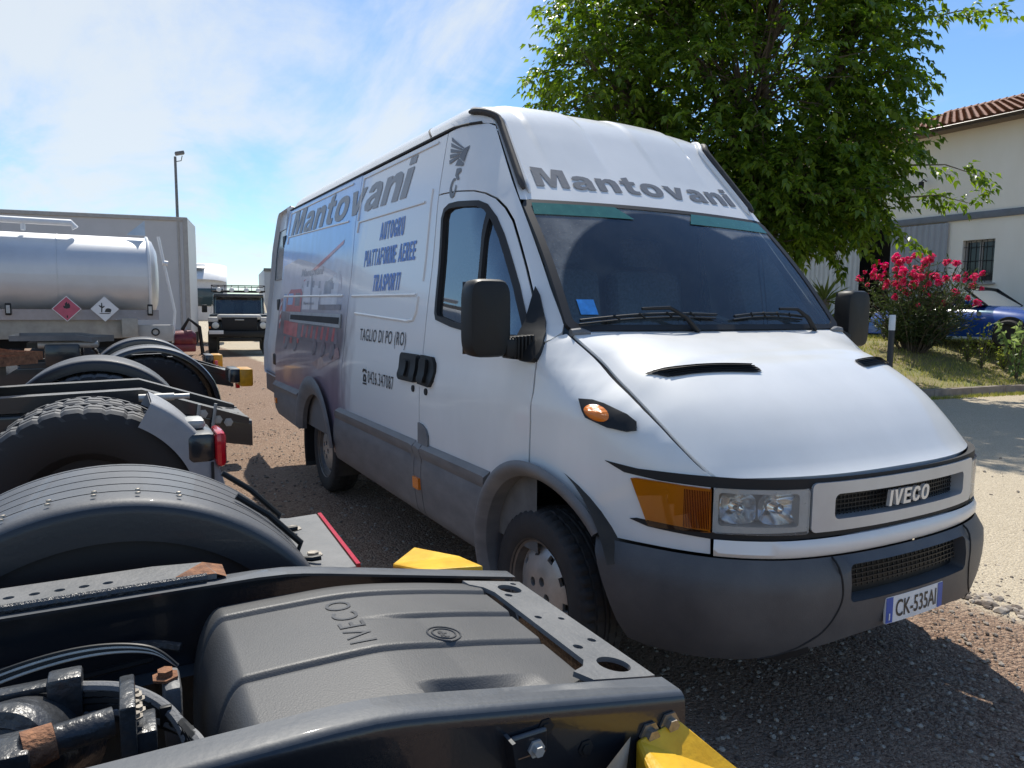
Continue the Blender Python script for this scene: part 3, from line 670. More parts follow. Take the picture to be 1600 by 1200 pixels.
for k in range(6): gb.tube([wall(lerp(1.18, C2-1.18, i/18), .812+.015*k, -.030) for i in range(19)], .0028, 4, False)
for k in range(42): s_ = lerp(1.19, C2-1.19, k/41); gb.tube([wall(s_, .806, -.030), wall(s_, .890, -.030)], .0024, 4, False)
gb.build('grille_mesh', BLACKP, GR)
blocktext('badge', list('IVECO'), Wm(.010), (SMAX-.115, .823, SMAX+.115, .877), mat('badge_silver', (.74, .73, .70), .3, metal=.3), GR, gap=.13, shear=.10, step=.02, rim=.012)
patch('front_valance', [(.782, .688), (C2-.782, .688), (C2-.782, .744), (SMAX, .750), (.782, .744)], lambda s, z: wall(s, z, .010+.016*math.sin(math.pi*max(0, min(1, (z-.688)/.06)))), PAINT, van, step=.03, rim=.03)
BO = [(.295, .0), (.31, .010), (.36, .034), (.45, .052), (.58, .058), (.65, .048), (.678, .030), (.690, .008)]
def bmp(s, z, o=0.0):
    e = max(0, min(1, ((s if s < SMAX else C2-s)-.37)/.10)); return wall(s, z, sinterp(BO, z)*(.85+.15*e)+o)
blo = [(.372, .685), (.400, .60), (.435, .50), (.468, .41), (.500, .345), (.56, .332), (.72, .335), (.9, .350), (1.10, .385), (1.25, .408), (1.40, .420)]
bo_ = blo+[(C2-a, b) for a, b in blo[::-1]]
slot = rrect(1.222, .535, C2-1.222, .660, .02)
BUMP = patch('front_bumper', bo_, bmp, BUMPERM, van, holes=[slot], step=.045, rim=.05)
patch('bumper_recess', rrect(1.20, .50, C2-1.20, .67, .01), lambda s, z: bmp(s, z, -.05), BLACKP, BUMP, step=.08)
sh_ = MB(); sh_.grid(lambda i, j: tuple(lerp(bmp(lerp(1.222, C2-1.222, j), .537)[k], wall(lerp(1.222, C2-1.222, j), .555, -.10)[k], i) for k in range(3)), 2, 24); sh_.build('bumper_shelf', BUMPERM, BUMP)
mb = MB()
for k in range(5): mb.tube([bmp(lerp(1.25, C2-1.25, i/12), .585+.016*k, -.03) for i in range(13)], .003, 4, False)
for k in range(24): s_ = lerp(1.25, C2-1.25, k/23); mb.tube([bmp(s_, .575, -.03), bmp(s_, .657, -.03)], .003, 4, False)
mb.build('bumper_mesh', BLACKP, BUMP)
for sg in (0, 1):
    jp = spl([(1.170, .684, 0), (1.186, .60, 0), (1.182, .53, 0), (1.13, .445, 0), (1.03, .385, 0), (.93, .352, 0)], 5)
    MB().tube([bmp(p.x if sg == 0 else C2-p.x, p.y, -.0005) for p in jp], .0036, 6).build('bumper_joint', BLACKM, BUMP)
    patch('bumper_notch', [((q if sg == 0 else C2-q), z_) for q, z_ in ((.96, .356), (1.03, .378), (1.09, .395), (1.10, .372), (1.02, .345))][::(1 if sg == 0 else -1)], lambda s, z: bmp(s, z, .001), BLACKM, BUMP, step=.03)
# number plate: 520-type front plate, slightly bowed
PLM = lambda u, v: (0.972-.020*(u/.18)**2*.3-.008*v, u*1.0+.002, .478+v)
PLT = patch('number_plate', rrect(-.165, -.046, .165, .046, .006), PLM, WHITE, van, step=.05, rim=.006)
pl2 = lambda u, v: tuple(Vector(PLM(u, v))+Vector((.0015, 0, 0)))
EUB = mat('plate_blue_band', (.02, .09, .42), .4, var=.1)
patch('plate_band', [(-.163, -.044), (-.128, -.044), (-.128, .044), (-.163, .044)], pl2, EUB, PLT, step=.05)
patch('plate_band', [(.132, -.044), (.163, -.044), (.163, .044), (.132, .044)], pl2, EUB, PLT, step=.05)
patch('plate_letter', [(-.149, -.034), (-.143, -.034), (-.143, -.010), (-.149, -.010)], lambda u, v: tuple(Vector(PLM(u, v))+Vector((.003, 0, 0))), WHITE, PLT, step=.05)
lettering('plate_letters', 'CK-535AI', pl2, (-.112, -.030, .122, .030), BLKTXT, PLT, bold=.012, cut=.06)

# ---- lower grey cladding
def clad(s, z):
    o = sinterp([(.36, -.03), (.40, .004), (.45, .014), (.60, .020), (.690, .016), (.705, .010), (.722, .024), (.750, .030), (.770, .024), (.782, .002)], z)
    return wall(s, z, o)
for mir in (False, True):
    patch('sill_cladding', [(-2.70, .40), (-1.155, .385), (-1.155, .782), (-2.58, .782), (-2.66, .70), (-2.71, .55)], clad, PLASTIC, van, step=.03, rim=.03, mirror=mir)
    dj = patch('sill_joint', [(-1.148, .385), (-1.058, .385), (-1.058, .778), (-1.148, .778)], lambda s, z: tuple(clad(s, z)), PLASTIC, van, step=.03, rim=.03, mirror=mir)
    patch('marker_lamp', [(-1.142, .535), (-1.064, .535), (-1.064, .595), (-1.142, .595)], Wm(.034), AMBER, dj, step=.05, rim=.02, mirror=mir)
    patch('door_cladding', [(-1.051, .385), (-.40, .385), (-.40, .50), (-.372, .65), (-.315, .782), (-1.051, .782)], clad, PLASTIC, van, step=.03, rim=.03, mirror=mir)
    rc_ = patch('rear_cladding', [(XR, .60), (-4.70, .53), (-4.60, .485), (-3.80, .455), (-3.785, .62), (-3.74, .79), (XR, .79)], lambda s, z: clad(s, z-.008), PLASTIC, van, step=.035, rim=.03, mirror=mir)
    patch('marker_lamp', [(-4.66, .575), (-4.60, .575), (-4.60, .625), (-4.66, .625)], Wm(.034), AMBER, rc_, step=.05, rim=.02, mirror=mir)
    # wheel arch flares with a returned lip
    def flare(c, ri, ro, a0, a1, name, lip=.12):
        def fm(u, v):
            a = lerp(a0, a1, u); r_ = lerp(ri, ro, v); o_ = .012+.034*math.sin(math.pi*min(1, .25+.75*(1-v)))
            s = c[0]+r_*math.cos(a); z = c[1]+r_*math.sin(a); p = wall(s, max(.3, z), o_); return p
        mb = MB(); g1 = lambda i, j: (lambda p: (p[0], -p[1] if mir else p[1], p[2]))(fm(i, j))
        mb.grid(g1, 40, 8)
        mb.grid(lambda i, j: (lambda p: (p[0], (p[1]+lip*(1-j))*(-1 if mir else 1), p[2]))(fm(i, 0)), 40, 3)
        ob = mb.build(name, PLASTIC, van); return fixnormals(ob)
    flare(FC, .390, .455, R(198), R(37), 'wheel_arch_flare')
    flare(RC, .44, .585, R(166), R(12), 'wheel_arch_flare', .035)
    # dark liners behind the openings
    for c, r_, e_ in ((FC, .47, R(22)), (RC, .52, R(-12))):
        mb = MB(); mb.grid(lambda i, j: (c[0]+r_*math.cos(lerp(R(205), e_, i)), (-.955+.40*j)*(-1 if mir else 1), c[1]+r_*math.sin(lerp(R(205), e_, i))), 24, 2)
        mb.grid(lambda i, j: (c[0]+r_*j*math.cos(lerp(R(205), e_, i)), (-.555)*(-1 if mir else 1), c[1]+r_*j*math.sin(lerp(R(205), e_, i))), 24, 2)
        mb.build('wheel_arch_liner', mat('liner_dirty', (.03, .028, .026), .9, col2=(.07, .062, .052), vscale=6), van)
patch('door_corner_guard', [(-1.110, .748), (-.982, .748), (-.984, .83), (-1.01, .862), (-1.06, .880), (-1.110, .884)], Wm(.012), PLASTIC, van, step=.03, rim=.01)
mb = MB(); mb.box((-2.2, 0, .44), (4.9, 1.1, .20)); mb.box((-1.8, 0, .34), (4.6, .7, .10)); mb.box((.35, 0, .46), (.6, 1.0, .2)); mb.build('underbody', DARK, van, False)
# inner skin so that no daylight passes through the panel gaps
mb = MB()
for sg in (-1, 1):
    mb.grid(lambda i, j: (lambda p: (p[0], p[1]*-sg, p[2]))(wall(lerp(XR+.01, -1.20, i), lerp(.5, 2.40, j), -.045)), 30, 16)
mb.grid(lambda i, j: (-1.20, lerp(-.92, .92, i)*(1 if j < .6 else .86), lerp(.5, 2.42, j)), 4, 6)
mb.grid(lambda i, j: (XR+.02, lerp(-.92, .92, i)*(1 if j < .6 else .86), lerp(.5, 2.42, j)), 4, 6)
mb.grid(lambda i, j: (lerp(XR+.02, -1.2, i), lerp(-.8, .8, j), 2.40), 8, 4)
mb.build('cargo_lining', mat('cargo_lining', (.16, .16, .16), .8, var=.1), van)

# ---- cab interior
INT = mat('cab_trim_dark', (.12, .125, .125), .75, var=.2, vscale=12); FAB = mat('seat_fabric', (.17, .19, .22), .95, var=.3, vscale=60)
mb = MB(); mb.grid(lambda i, j: (lerp(.02, -.34, i)+.03*math.sin(math.pi*j), lerp(-.80, .80, j), 1.36-.015*i+.05*math.exp(-((j-.72)/.12)**2)*math.sin(math.pi*min(1, i*1.1))), 8, 30)
mb.grid(lambda i, j: (-.34+.03*math.sin(math.pi*j)+.1*i, lerp(-.80, .80, j), 1.345-.55*i), 4, 30); mb.build('dashboard', INT, van)
mb = MB(); mb.grid(lambda i, j: (-1.17, lerp(-.90, .90, j)*(1-.10*i), lerp(.6, 2.40, i)), 8, 8); bk = mb.build('bulkhead', mat('bulkhead_grey', (.22, .225, .23), .8, var=.15), van)
blocktext('bulkhead_letters', list('IVECO'), lambda u, v: (-1.160, u, v), (-.16, 1.52, .14, 1.585), mat('dull_grey_letters', (.30, .30, .30), .7), bk, gap=.13, step=.1)
for y0, wd in ((.42, .50), (-.16, .46), (-.60, .42)):
    s_ = MB(); s_.box((-.72, y0, 1.0), (.50, wd, .16), .05); st = s_.build('seat', FAB, van)
    s_ = MB(); s_.box((-1.00, y0, 1.36), (.16, wd, .70), .06, Matrix.Rotation(R(-9), 3, 'Y')); s_.build('backrest', FAB, st)
    s_ = MB(); s_.box((-1.06, y0, 1.81), (.10, .28, .18), .04); s_.build('headrest', FAB, st)
mb = MB(); rt_ = Matrix.Rotation(R(28), 3, 'Y'); mb.tube([Vector((-.40, .42, 1.36))+rt_ @ Vector((.215*math.cos(a*math.pi/12), .215*math.sin(a*math.pi/12), 0)) for a in range(25)], .014, 8, False)
for a in (90, 210, 330): mb.tube([(-.40, .42, 1.35), Vector((-.40, .42, 1.36))+rt_ @ Vector((.2*math.cos(R(a)), .2*math.sin(R(a)), 0))], .014, 6)
mb.build('steering_wheel', INT, van)
for sg in (-1, 1):
    mb = MB(); mb.grid(lambda i, j: (lambda p: (p[0], p[1]*-sg, p[2]))(wall(lerp(-1.16, -.02, i), lerp(.5, 1.34, j), -.05)), 14, 8); mb.build('door_card', INT, van)
    mb = MB(); mb.grid(lambda i, j: (lambda p: (p[0], p[1]*-sg, p[2]))(wall(lerp(-1.22, -1.045, i), lerp(.9, 2.36, j), -.03)), 3, 14); mb.build('pillar_trim', INT, van)  # trim strip added to block daylight through the door gap
mb = MB(); mb.grid(lambda i, j: (lerp(-.50, -1.16, i), lerp(-.72, .72, j), lerp(1.99, 2.36, i)), 6, 6); mb.build('headlining', mat('headlining_grey', (.20, .20, .19), .95, var=.1), van)
mb = MB(); mb.box((-.6, 0, .62), (1.2, 1.7, .04)); mb.build('cab_floor', DARK, van)

# ---- mirrors
for sg in (-1, 1):
    mb = MB()
    def head(i, j, sg=sg):
        a = 2*math.pi*j; n_ = 5.0; ca, sa = math.cos(a), math.sin(a)
        ex = math.copysign(abs(ca)**(2/n_), ca); ez = math.copysign(abs(sa)**(2/n_), sa)
        t = i; k = [.0, .80, .95, 1.0, 1.0, .985, .97][int(round(t*6))]; dx = [.048, .048, .042, .028, -.01, -.044, -.048][int(round(t*6))]
        return (-.12+dx-.02*ez*0, sg*(1.110+.088*ex*k), 1.440+.150*ez*k)
    mb.grid(head, 6, 40); hm = mb.build('door_mirror', BLACKP, van); fixnormals(hm)
    mb = MB(); mb.grid(lambda i, j: (-.166, sg*(1.110+.080*(2*i-1)), 1.44+.14*(2*j-1)), 1, 1); mb.build('mirror_glass', CHROME, hm)
    mb = MB()
    for k in range(7): mb.box((-.11+.006*k, sg*(1.02-.013*k), 1.325), (.07, .009, .085+.003*k), .003)
    mb.box((-.10, sg*.985, 1.325), (.06, .12, .075), .01); mb.build('mirror_arm', BLACKP, hm)
    base = [(-.175, 1.572), (-.140, 1.538), (-.080, 1.455), (-.03, 1.39), (.004, 1.345), (.014, 1.315), (.010, 1.292), (-.008, 1.278), (-.04, 1.272), (-.08, 1.275), (-.112, 1.292), (-.125, 1.33), (-.135, 1.40), (-.15, 1.48)][::-1]
    patch('mirror_base', base, lambda s, z: wall(s, z, .028 if z < 1.42 else .018), BLACKP, hm, step=.035, rim=.03, mirror=(sg > 0))
# ---- handles, locks, sliding rail, pressed panels
def moulded(name, outline, o, material, parent, rim=.03, step=.03): return patch(name, outline, Wm(o), material, parent, step=step, rim=rim)
hc = moulded('door_handle', rrect(-1.405, 1.088, -1.135, 1.236, .03), .018, BLACKP, sd)
moulded('handle_recess', rrect(-1.345, 1.110, -1.245, 1.205, .012), .0195, BLACKM, hc, rim=0)
moulded('handle_lever', rrect(-1.320, 1.116, -1.265, 1.198, .012), .034, BLACKP, hc, rim=.012)
moulded('handle_lever', rrect(-1.205, 1.092, -1.138, 1.232, .012), .030, BLACKP, hc, rim=.012)
hc = moulded('door_handle', [(-1.108, 1.088), (-.965, 1.082), (-.930, 1.115), (-.920, 1.165), (-.932, 1.205), (-.965, 1.235), (-1.108, 1.238)], .018, BLACKP, dr if False else van.children[2], rim=.03)
moulded('handle_lever', rrect(-1.085, 1.100, -1.000, 1.222, .02), .034, BLACKP, hc, rim=.014)
for s_ in (-1.200, -1.025):
    moulded('door_lock', circ(s_, 1.053, .018, 14), .006, BLACKM, sd, rim=.006)
# sliding door rail on the rear quarter
rl = moulded('sliding_rail', [(-4.20, 1.352), (-2.64, 1.335), (-2.64, 1.432), (-4.20, 1.438)], .012, mat('rail_grey', (.40, .41, .42), .4, metal=.5, var=.15, vscale=20), QP, rim=.01, step=.08)
moulded('rail_slot', [(-4.17, 1.372), (-2.66, 1.36), (-2.66, 1.408), (-4.17, 1.414)], .0135, BLACKM, rl, rim=0, step=.1)
# raised borders of the pressed panels
def bead(parent, pts, r_=.006, o=.001):
    mb = MB(); q = resample(pts, .12)[:-1] if pts[0] != pts[-1] else resample(pts[:-1], .12)+[pts[0]]
    mb.tube([wall(a, b, o) for a, b in q], r_, 6); mb.build('pressed_bead', PAINT, parent)
def openpath(pts, step=.1):
    o_ = []
    for a, b in zip(pts, pts[1:]):
        n = max(1, int(math.dist(a, b)/step)); o_ += [(lerp(a[0], b[0], k/n), lerp(a[1], b[1], k/n)) for k in range(n)]
    return o_+[pts[-1]]
def bead2(parent, pts, r_=.008):
    mb = MB(); mb.tube([wall(a, b, .0005) for a, b in openpath(pts)], r_, 6); mb.build('pressed_bead', PAINT, parent)
bead2(sd, [(-2.46, 2.06), (-2.46, 2.345), (-1.22, 2.345)]); bead2(sd, [(-2.45, 1.98), (-2.43, 2.05), (-1.29, 2.042)])
bead2(sd, [(-1.215, 1.62), (-1.205, 2.0), (-1.20, 2.10)], .006)
bead2(sd, [(-2.44, 1.555), (-1.29, 1.548)], .009); bead2(sd, [(-2.34, 1.44), (-1.38, 1.405), (-1.29, 1.415), (-1.26, 1.46), (-1.255, 1.54)], .009)
bead2(QP, [(-4.62, 2.14), (-4.62, 2.345), (-2.70, 2.345)]); bead2(QP, [(-4.60, 2.06), (-4.58, 2.125), (-2.68, 2.080)])
bead2(QP, [(-4.55, 1.575), (-2.66, 1.56)], .009)
# ---- open rear doors
rdm = lambda u, v: (XR-.05-u*.74, -(.985-sinterp(BASE, v))+.055+.03*u, v)
RD = patch('rear_door', rrect(0, .80, 1, 2.44, .06), rdm, mat('rear_door_paint', (.42, .42, .43), .4, col2=(.66, .66, .66), vscale=1.6, coat=.3), van, step=.12, rim=.04)
patch('door_pocket', [(.15, 1.75), (.85, 1.75), (.85, 2.25), (.15, 2.25)], lambda u, v: tuple(Vector(rdm(u, v))+Vector((0, -.006, 0))), mat('smoked_glass', (.10, .11, .12), .12, var=.1), RD, step=.12, rim=.006)
mb = MB(); mb.grid(lambda i, j: tuple(Vector(rdm(j, lerp(.62, .82, i)))+Vector((0, -.02, 0))), 4, 6); mb.build('door_cladding', PLASTIC, RD)
for z_ in (.98, 1.50, 2.1):
    mb = MB(); mb.box((XR-.03, -(.985-sinterp(BASE, z_))+.02, z_), (.12, .05, .11), .012); mb.build('hinge', BLACKP, RD)
mb = MB(); mb.grid(lambda i, j: (XR-.012, lerp(-.93, .93, j)*(1-.16*max(0, i-.35)), lerp(.55, 2.42, i)), 6, 8); mb.build('rear_door_closed', PAINT, van)

# ---- wheels
def wheel_mesh():
    prof = [(.215, .085), (.232, .096), (.262, .104), (.292, .104), (.318, .098), (.332, .086), (.339, .072), (.340, .052), (.334, .050), (.334, .044), (.341, .042), (.342, .016), (.335, .014), (.335, .006), (.342, .004)]
    prof = prof+[(r_, -h) for r_, h in prof[::-1]]
    sh = {5, 6, 7}; nn = len(prof)
    def fn(j, k):
        jj = j if j < nn/2 else nn-1-j
        if jj in sh and k % 3 == 0: return -.010
        if jj in (10, 11) and k % 4 == 1: return -.007
        return 0
    return prof, fn
prof, tfn = wheel_mesh()
def hub_map(a, b):
    r_ = math.hypot(a, b); d = sinterp([(0, .030), (.06, .030), (.10, .026), (.13, .018), (.155, .012), (.175, .002), (.2, -.012)], r_)
    return (a, -d, b)
tyre0 = MB().lathe(prof, n=144, fn=tfn)
mt = link_mesh('tyre', tyre0.v, tyre0.f, RUBBER, None, True, 30); fixnormals(mt)
rim0 = MB().lathe([(.218, -.088), (.224, -.094), (.222, -.086), (.205, -.080), (.198, -.050), (.190, -.042), (.05, -.042), (.001, -.042)], n=48)
rimo = rim0.build('rim', STEELM, None); fixnormals(rimo)
holes = [circ(.058*math.cos(R(90+72*k)), .058*math.sin(R(90+72*k)), .019, 14) for k in range(5)]
for k in range(10):
    a = R(18+36*k); w_ = R(6.5)
    holes.append([(rr*math.cos(aa), rr*math.sin(aa)) for rr, aa in ((.150, a-w_), (.174, a-w_*.8), (.174, a+w_*.8), (.150, a+w_))])
hub = patch('hubcap', circ(0, 0, .198, 48), hub_map, HUBM, None, holes=holes, step=.018, rim=.018)
mbn = MB()
for k in range(5):
    a = R(72*k+54); mbn.add(*(lambda c: ([hub_map(*q) for q in c], []))([]))
firstw = True
for nm_, (wx, wy, sg) in {'fr': (0, -.845, -1), 'rr': (-3.338, -.80, -1), 'fl': (0, .845, 1), 'rl': (-3.338, .80, 1)}.items():
    we = bpy.data.objects.new('wheel', None); we.empty_display_size = .1; COL.objects.link(we); we.parent = van; we.location = (wx, wy, .342)
    if sg > 0: we.rotation_euler = (0, 0, math.pi)
    rx = random.uniform(0, 1.2)
    for src, dy in ((mt, 0), (rimo, 0), (hub, -.055)):
        c = src if firstw else src.copy()
        if not firstw: COL.objects.link(c)
        c.parent = we; c.location = (0, dy, 0); c.rotation_euler = (0, R(20), 0) if src is hub else (0, rx, 0)
    firstw = False
# mud flap behind rear wheel
for sg in (-1, 1):
    mb = MB(); mb.box((-3.74, sg*.82, .33), (.012, .26, .36)); mb.build('mud_flap', BLACKM, van)

# ---- lettering on the van
blocktext('roof_lettering', MANT, lambda u, v: tuple(Vector(roof(v, u))+Vector((.0028, 0, .0022))), (-.855, .034, .845, .081), GREYTXT, cap, gap=.11, step=.025)
LT = Wm(.0035)
blocktext('side_lettering', MANT, Wm(.003), (-4.52, 2.118, -1.50, 2.345), GREYTXT2, sd, gap=.09, shear=.22, step=.05, skew=-.012)
blocktext('blue_lettering', list('AUTOGRU'), Wm(.003), (-1.985, 1.893, -1.565, 2.00), BLUETXT, sd, gap=.14, shear=.12, step=.04)
blocktext('blue_lettering', list('PIATTAFORME AEREE'), Wm(.003), (-2.255, 1.742, -1.36, 1.846), BLUETXT, sd, gap=.14, shear=.12, step=.04)
blocktext('blue_lettering', list('TRASPORTI'), Wm(.003), (-2.035, 1.580, -1.56, 1.682), BLUETXT, sd, gap=.14, shear=.12, step=.04)
lettering('black_lettering', 'TAGLIO DI PO (RO)', LT, (-2.185, 1.245, -1.37, 1.345), BLKTXT, sd, bold=.0, spacing=1.12, cut=.05)
lettering('black_lettering', '0426.347087', LT, (-1.950, 1.013, -1.50, 1.090), BLKTXT, sd, bold=.0, spacing=1.22, cut=.05)
# telephone mark
for ol in ([(-2.045, 1.015), (-1.985, 1.015), (-1.990, 1.055), (-2.000, 1.062), (-2.030, 1.062), (-2.040, 1.055)], [(-2.055, 1.072), (-2.040, 1.072), (-2.035, 1.080), (-1.995, 1.080), (-1.990, 1.072), (-1.975, 1.072), (-1.980, 1.088), (-1.995, 1.096), (-2.035, 1.096), (-2.050, 1.088)], [(-2.05, .998), (-1.978, .998), (-1.978, 1.008), (-2.05, 1.008)]):
    patch('telephone_mark', ol, LT, BLKTXT, sd, holes=[circ(-2.015, 1.038, .012, 10)] if len(ol) == 6 else (), step=.05)
# winged hook emblem above the cab door
EM = Wm(.0035); cpn = van
ems = [o_ for o_ in van.children if o_.name.startswith('cab_pillar_panel')][0]
for k in range(5):
    a0 = (-1.055+.004*k, 2.340-.030*k); a1 = (-.905, 2.262-.009*k)
    patch('emblem_feather', [a0, (a1[0], a1[1]), (a1[0], a1[1]-.007), (a0[0]+.010, a0[1]-.022)][::-1], EM, GREYTXT, ems, step=.06)
patch('emblem_block', [(-.925, 2.218), (-.868, 2.185), (-.868, 2.268), (-.895, 2.258)], EM, GREYTXT, ems, step=.05)
patch('emblem_block', [(-.955, 2.180), (-.868, 2.165), (-.868, 2.180), (-.925, 2.212), (-.94, 2.20)], EM, GREYTXT, ems, step=.05)
hk = [(-.935, 2.160), (-.900, 2.158), (-.880, 2.138), (-.895, 2.118), (-.925, 2.098), (-.945, 2.075), (-.945, 2.045), (-.930, 2.072)]
hkp = [(-.935, 2.162), (-.885, 2.158), (-.880, 2.135), (-.925, 2.112), (-.972, 2.098)]
patch('emblem_hook', [(-.930, 2.162), (-.880, 2.158), (-.872, 2.140), (-.905, 2.128), (-.880, 2.105), (-.900, 2.100), (-.935, 2.128)][::-1], EM, GREYTXT, ems, step=.05)
hk = []
for k in range(15):
    a = R(lerp(60, 372, k/14)); hk.append((-.940+.048*math.cos(a)*.8, 2.068+.050*math.sin(a)))
for k in range(15):
    a = R(lerp(372, 70, k/14)); hk.append((-.936+.027*math.cos(a)*.8, 2.074+.030*math.sin(a)))
patch('emblem_hook', hk, EM, GREYTXT, ems, step=.05)
# ---- printed livery on the rear quarter and sliding door: sky above, yard below, fading out forwards
def livery():
    m = bpy.data.materials.new('printed_livery'); m.use_nodes = True; t = m.node_tree; b = t.nodes['Principled BSDF']
    b.inputs['Roughness'].default_value = .30; b.inputs['Coat Weight'].default_value = .5; b.inputs['Coat Roughness'].default_value = .08
    tc_ = t.nodes.new('ShaderNodeTexCoord'); sp = t.nodes.new('ShaderNodeSeparateXYZ'); t.links.new(tc_.outputs['Object'], sp.inputs[0])
    nz = t.nodes.new('ShaderNodeTexNoise'); nz.inputs['Scale'].default_value = 3.0; nz.inputs['Detail'].default_value = 6; t.links.new(tc_.outputs['Object'], nz.inputs['Vector'])
    def mth(op, a, b_=None, clamp=False):
        n = t.nodes.new('ShaderNodeMath'); n.operation = op; n.use_clamp = clamp
        for i, v in enumerate((a, b_)):
            if v is None: continue
            if isinstance(v, (int, float)): n.inputs[i].default_value = v
            else: t.links.new(v, n.inputs[i])
        return n.outputs[0]
    zz = mth('ADD', sp.outputs['Z'], mth('MULTIPLY', mth('SUBTRACT', nz.outputs[0], .5), .10))
    mr = t.nodes.new('ShaderNodeMapRange'); mr.inputs['From Min'].default_value = .5; mr.inputs['From Max'].default_value = 2.5; t.links.new(zz, mr.inputs[0])
    rp = t.nodes.new('ShaderNodeValToRGB'); t.links.new(mr.outputs[0], rp.inputs[0]); cr_ = rp.color_ramp
    stops = [(0.0, (.24, .19, .24)), (.20, (.30, .22, .26)), (.30, (.27, .22, .25)), (.35, (.10, .09, .115)), (.43, (.17, .155, .19)), (.50, (.36, .36, .43)), (.58, (.62, .60, .62)), (.66, (.52, .60, .74)), (.71, (.26, .46, .84)), (.86, (.29, .50, .88)), (1.0, (.45, .62, .90))]
    while len(cr_.elements) < len(stops): cr_.elements.new(.5)
    for e, (p, c) in zip(cr_.elements, stops): e.position = p; e.color = (*c, 1)
    # streaks and mottling
    n2_ = t.nodes.new('ShaderNodeTexNoise'); n2_.inputs['Scale'].default_value = 7; n2_.inputs['Detail'].default_value = 7
    mpn = t.nodes.new('ShaderNodeMapping'); mpn.inputs['Scale'].default_value = (1.2, 1, .5); t.links.new(tc_.outputs['Object'], mpn.inputs[0]); t.links.new(mpn.outputs[0], n2_.inputs['Vector'])
    mot = t.nodes.new('ShaderNodeMapRange'); mot.inputs['To Min'].default_value = .72; mot.inputs['To Max'].default_value = 1.25; t.links.new(n2_.outputs[0], mot.inputs[0])
    mu = t.nodes.new('ShaderNodeMix'); mu.data_type = 'RGBA'; mu.blend_type = 'MULTIPLY'; mu.inputs[0].default_value = 1; t.links.new(rp.outputs[0], mu.inputs[6]); t.links.new(mot.outputs[0], mu.inputs[7])
    fd = t.nodes.new('ShaderNodeMapRange'); fd.interpolation_type = 'SMOOTHSTEP'; fd.inputs['From Min'].default_value = -2.66; fd.inputs['From Max'].default_value = -2.22
    t.links.new(mth('ADD', sp.outputs['X'], mth('MULTIPLY', mth('SUBTRACT', n2_.outputs[0], .5), .5)), fd.inputs[0])
    mx_ = t.nodes.new('ShaderNodeMix'); mx_.data_type = 'RGBA'; t.links.new(fd.outputs[0], mx_.inputs[0]); t.links.new(mu.outputs[2], mx_.inputs[6]); mx_.inputs[7].default_value = (.76, .765, .76, 1)
    t.links.new(mx_.outputs[2], b.inputs['Base Color'])
    return m
LIV = livery()
QP.data.materials[0] = LIV; sd.data.materials[0] = LIV
PR = mat('print_red', (.44, .085, .095), .3, var=.3, vscale=14, coat=.4); PD = mat('print_dark', (.13, .12, .145), .3, var=.4, vscale=12, coat=.4)
PW = mat('print_white', (.62, .62, .66), .3, var=.1, vscale=10, coat=.4); PG = mat('print_grey', (.25, .26, .31), .3, var=.3, vscale=12, coat=.4)
PB = mat('print_blue', (.22, .36, .62), .3, var=.2, vscale=8, coat=.4); PP = mat('print_pale', (.55, .52, .56), .3, var=.12, vscale=7, coat=.4)
def pr(pts, m_, lay=1): patch('livery_print', pts, Wm(.0012+.0006*lay), m_, QP, step=.15)
pr([(-4.66, 1.86), (-4.1, 1.90), (-3.3, 1.80), (-2.75, 1.71), (-2.72, 1.60), (-4.66, 1.62)], PP, 0)      # shed roofline
for k in range(9): pr([(-4.5+.19*k, 1.66-.006*k), (-4.44+.19*k, 1.66-.006*k), (-4.44+.19*k, 1.72-.006*k), (-4.5+.19*k, 1.72-.006*k)], PG, 1)
pr([(-4.60, 1.24), (-4.0, 1.20), (-2.70, 1.22), (-2.72, 1.36), (-4.60, 1.44)], PD, 0)
pr([(-4.42, 1.44), (-3.86, 1.44), (-3.86, 1.60), (-3.95, 1.66), (-4.30, 1.64), (-4.42, 1.58)], PR, 1)     # red cab
pr([(-4.38, 1.50), (-4.18, 1.50), (-4.18, 1.60), (-4.36, 1.60)], PB, 2); pr([(-4.10, 1.49), (-3.92, 1.49), (-3.92, 1.60), (-4.10, 1.60)], PD, 2)
pr([(-4.45, 1.24), (-3.92, 1.22), (-3.92, 1.345), (-4.45, 1.36)], PR, 1); pr([(-4.66, 1.28), (-4.60, 1.28), (-4.60, 1.56), (-4.66, 1.56)], PR, 1)
for k in range(3): pr([(-4.66, 1.32+.08*k), (-4.60, 1.35+.08*k), (-4.60, 1.38+.08*k), (-4.66, 1.35+.08*k)], PW, 2)
pr([(-3.82, 1.46), (-3.30, 1.46), (-3.30, 1.64), (-3.60, 1.665), (-3.82, 1.66)], PW, 1); pr([(-3.24, 1.46), (-2.80, 1.46), (-2.80, 1.74), (-3.10, 1.70), (-3.24, 1.60)], PW, 0)
pr([(-3.18, 1.58), (-2.98, 1.58), (-2.98, 1.70), (-3.18, 1.66)], PG, 2); pr([(-3.30, 1.46), (-2.68, 1.46), (-2.68, 1.50), (-3.30, 1.50)], PD, 2)
for k in range(7): pr([(-3.78+.155*k, 1.235), (-3.72+.155*k, 1.23), (-3.70+.155*k, 1.33), (-3.75+.155*k, 1.33)], PR, 1)
pr([(-3.35, 1.04), (-3.15, 1.00), (-2.58, 1.13), (-2.66, 1.20)], mat('print_rust', (.30, .20, .20), .3, var=.25, vscale=15, coat=.4), 1)
for k in range(5): pr([(-4.40+.12*k, 1.15+.006*k), (-4.32+.12*k, 1.15+.006*k), (-4.32+.12*k, 1.215), (-4.40+.12*k, 1.215)], PD if k % 2 else PR, 2)
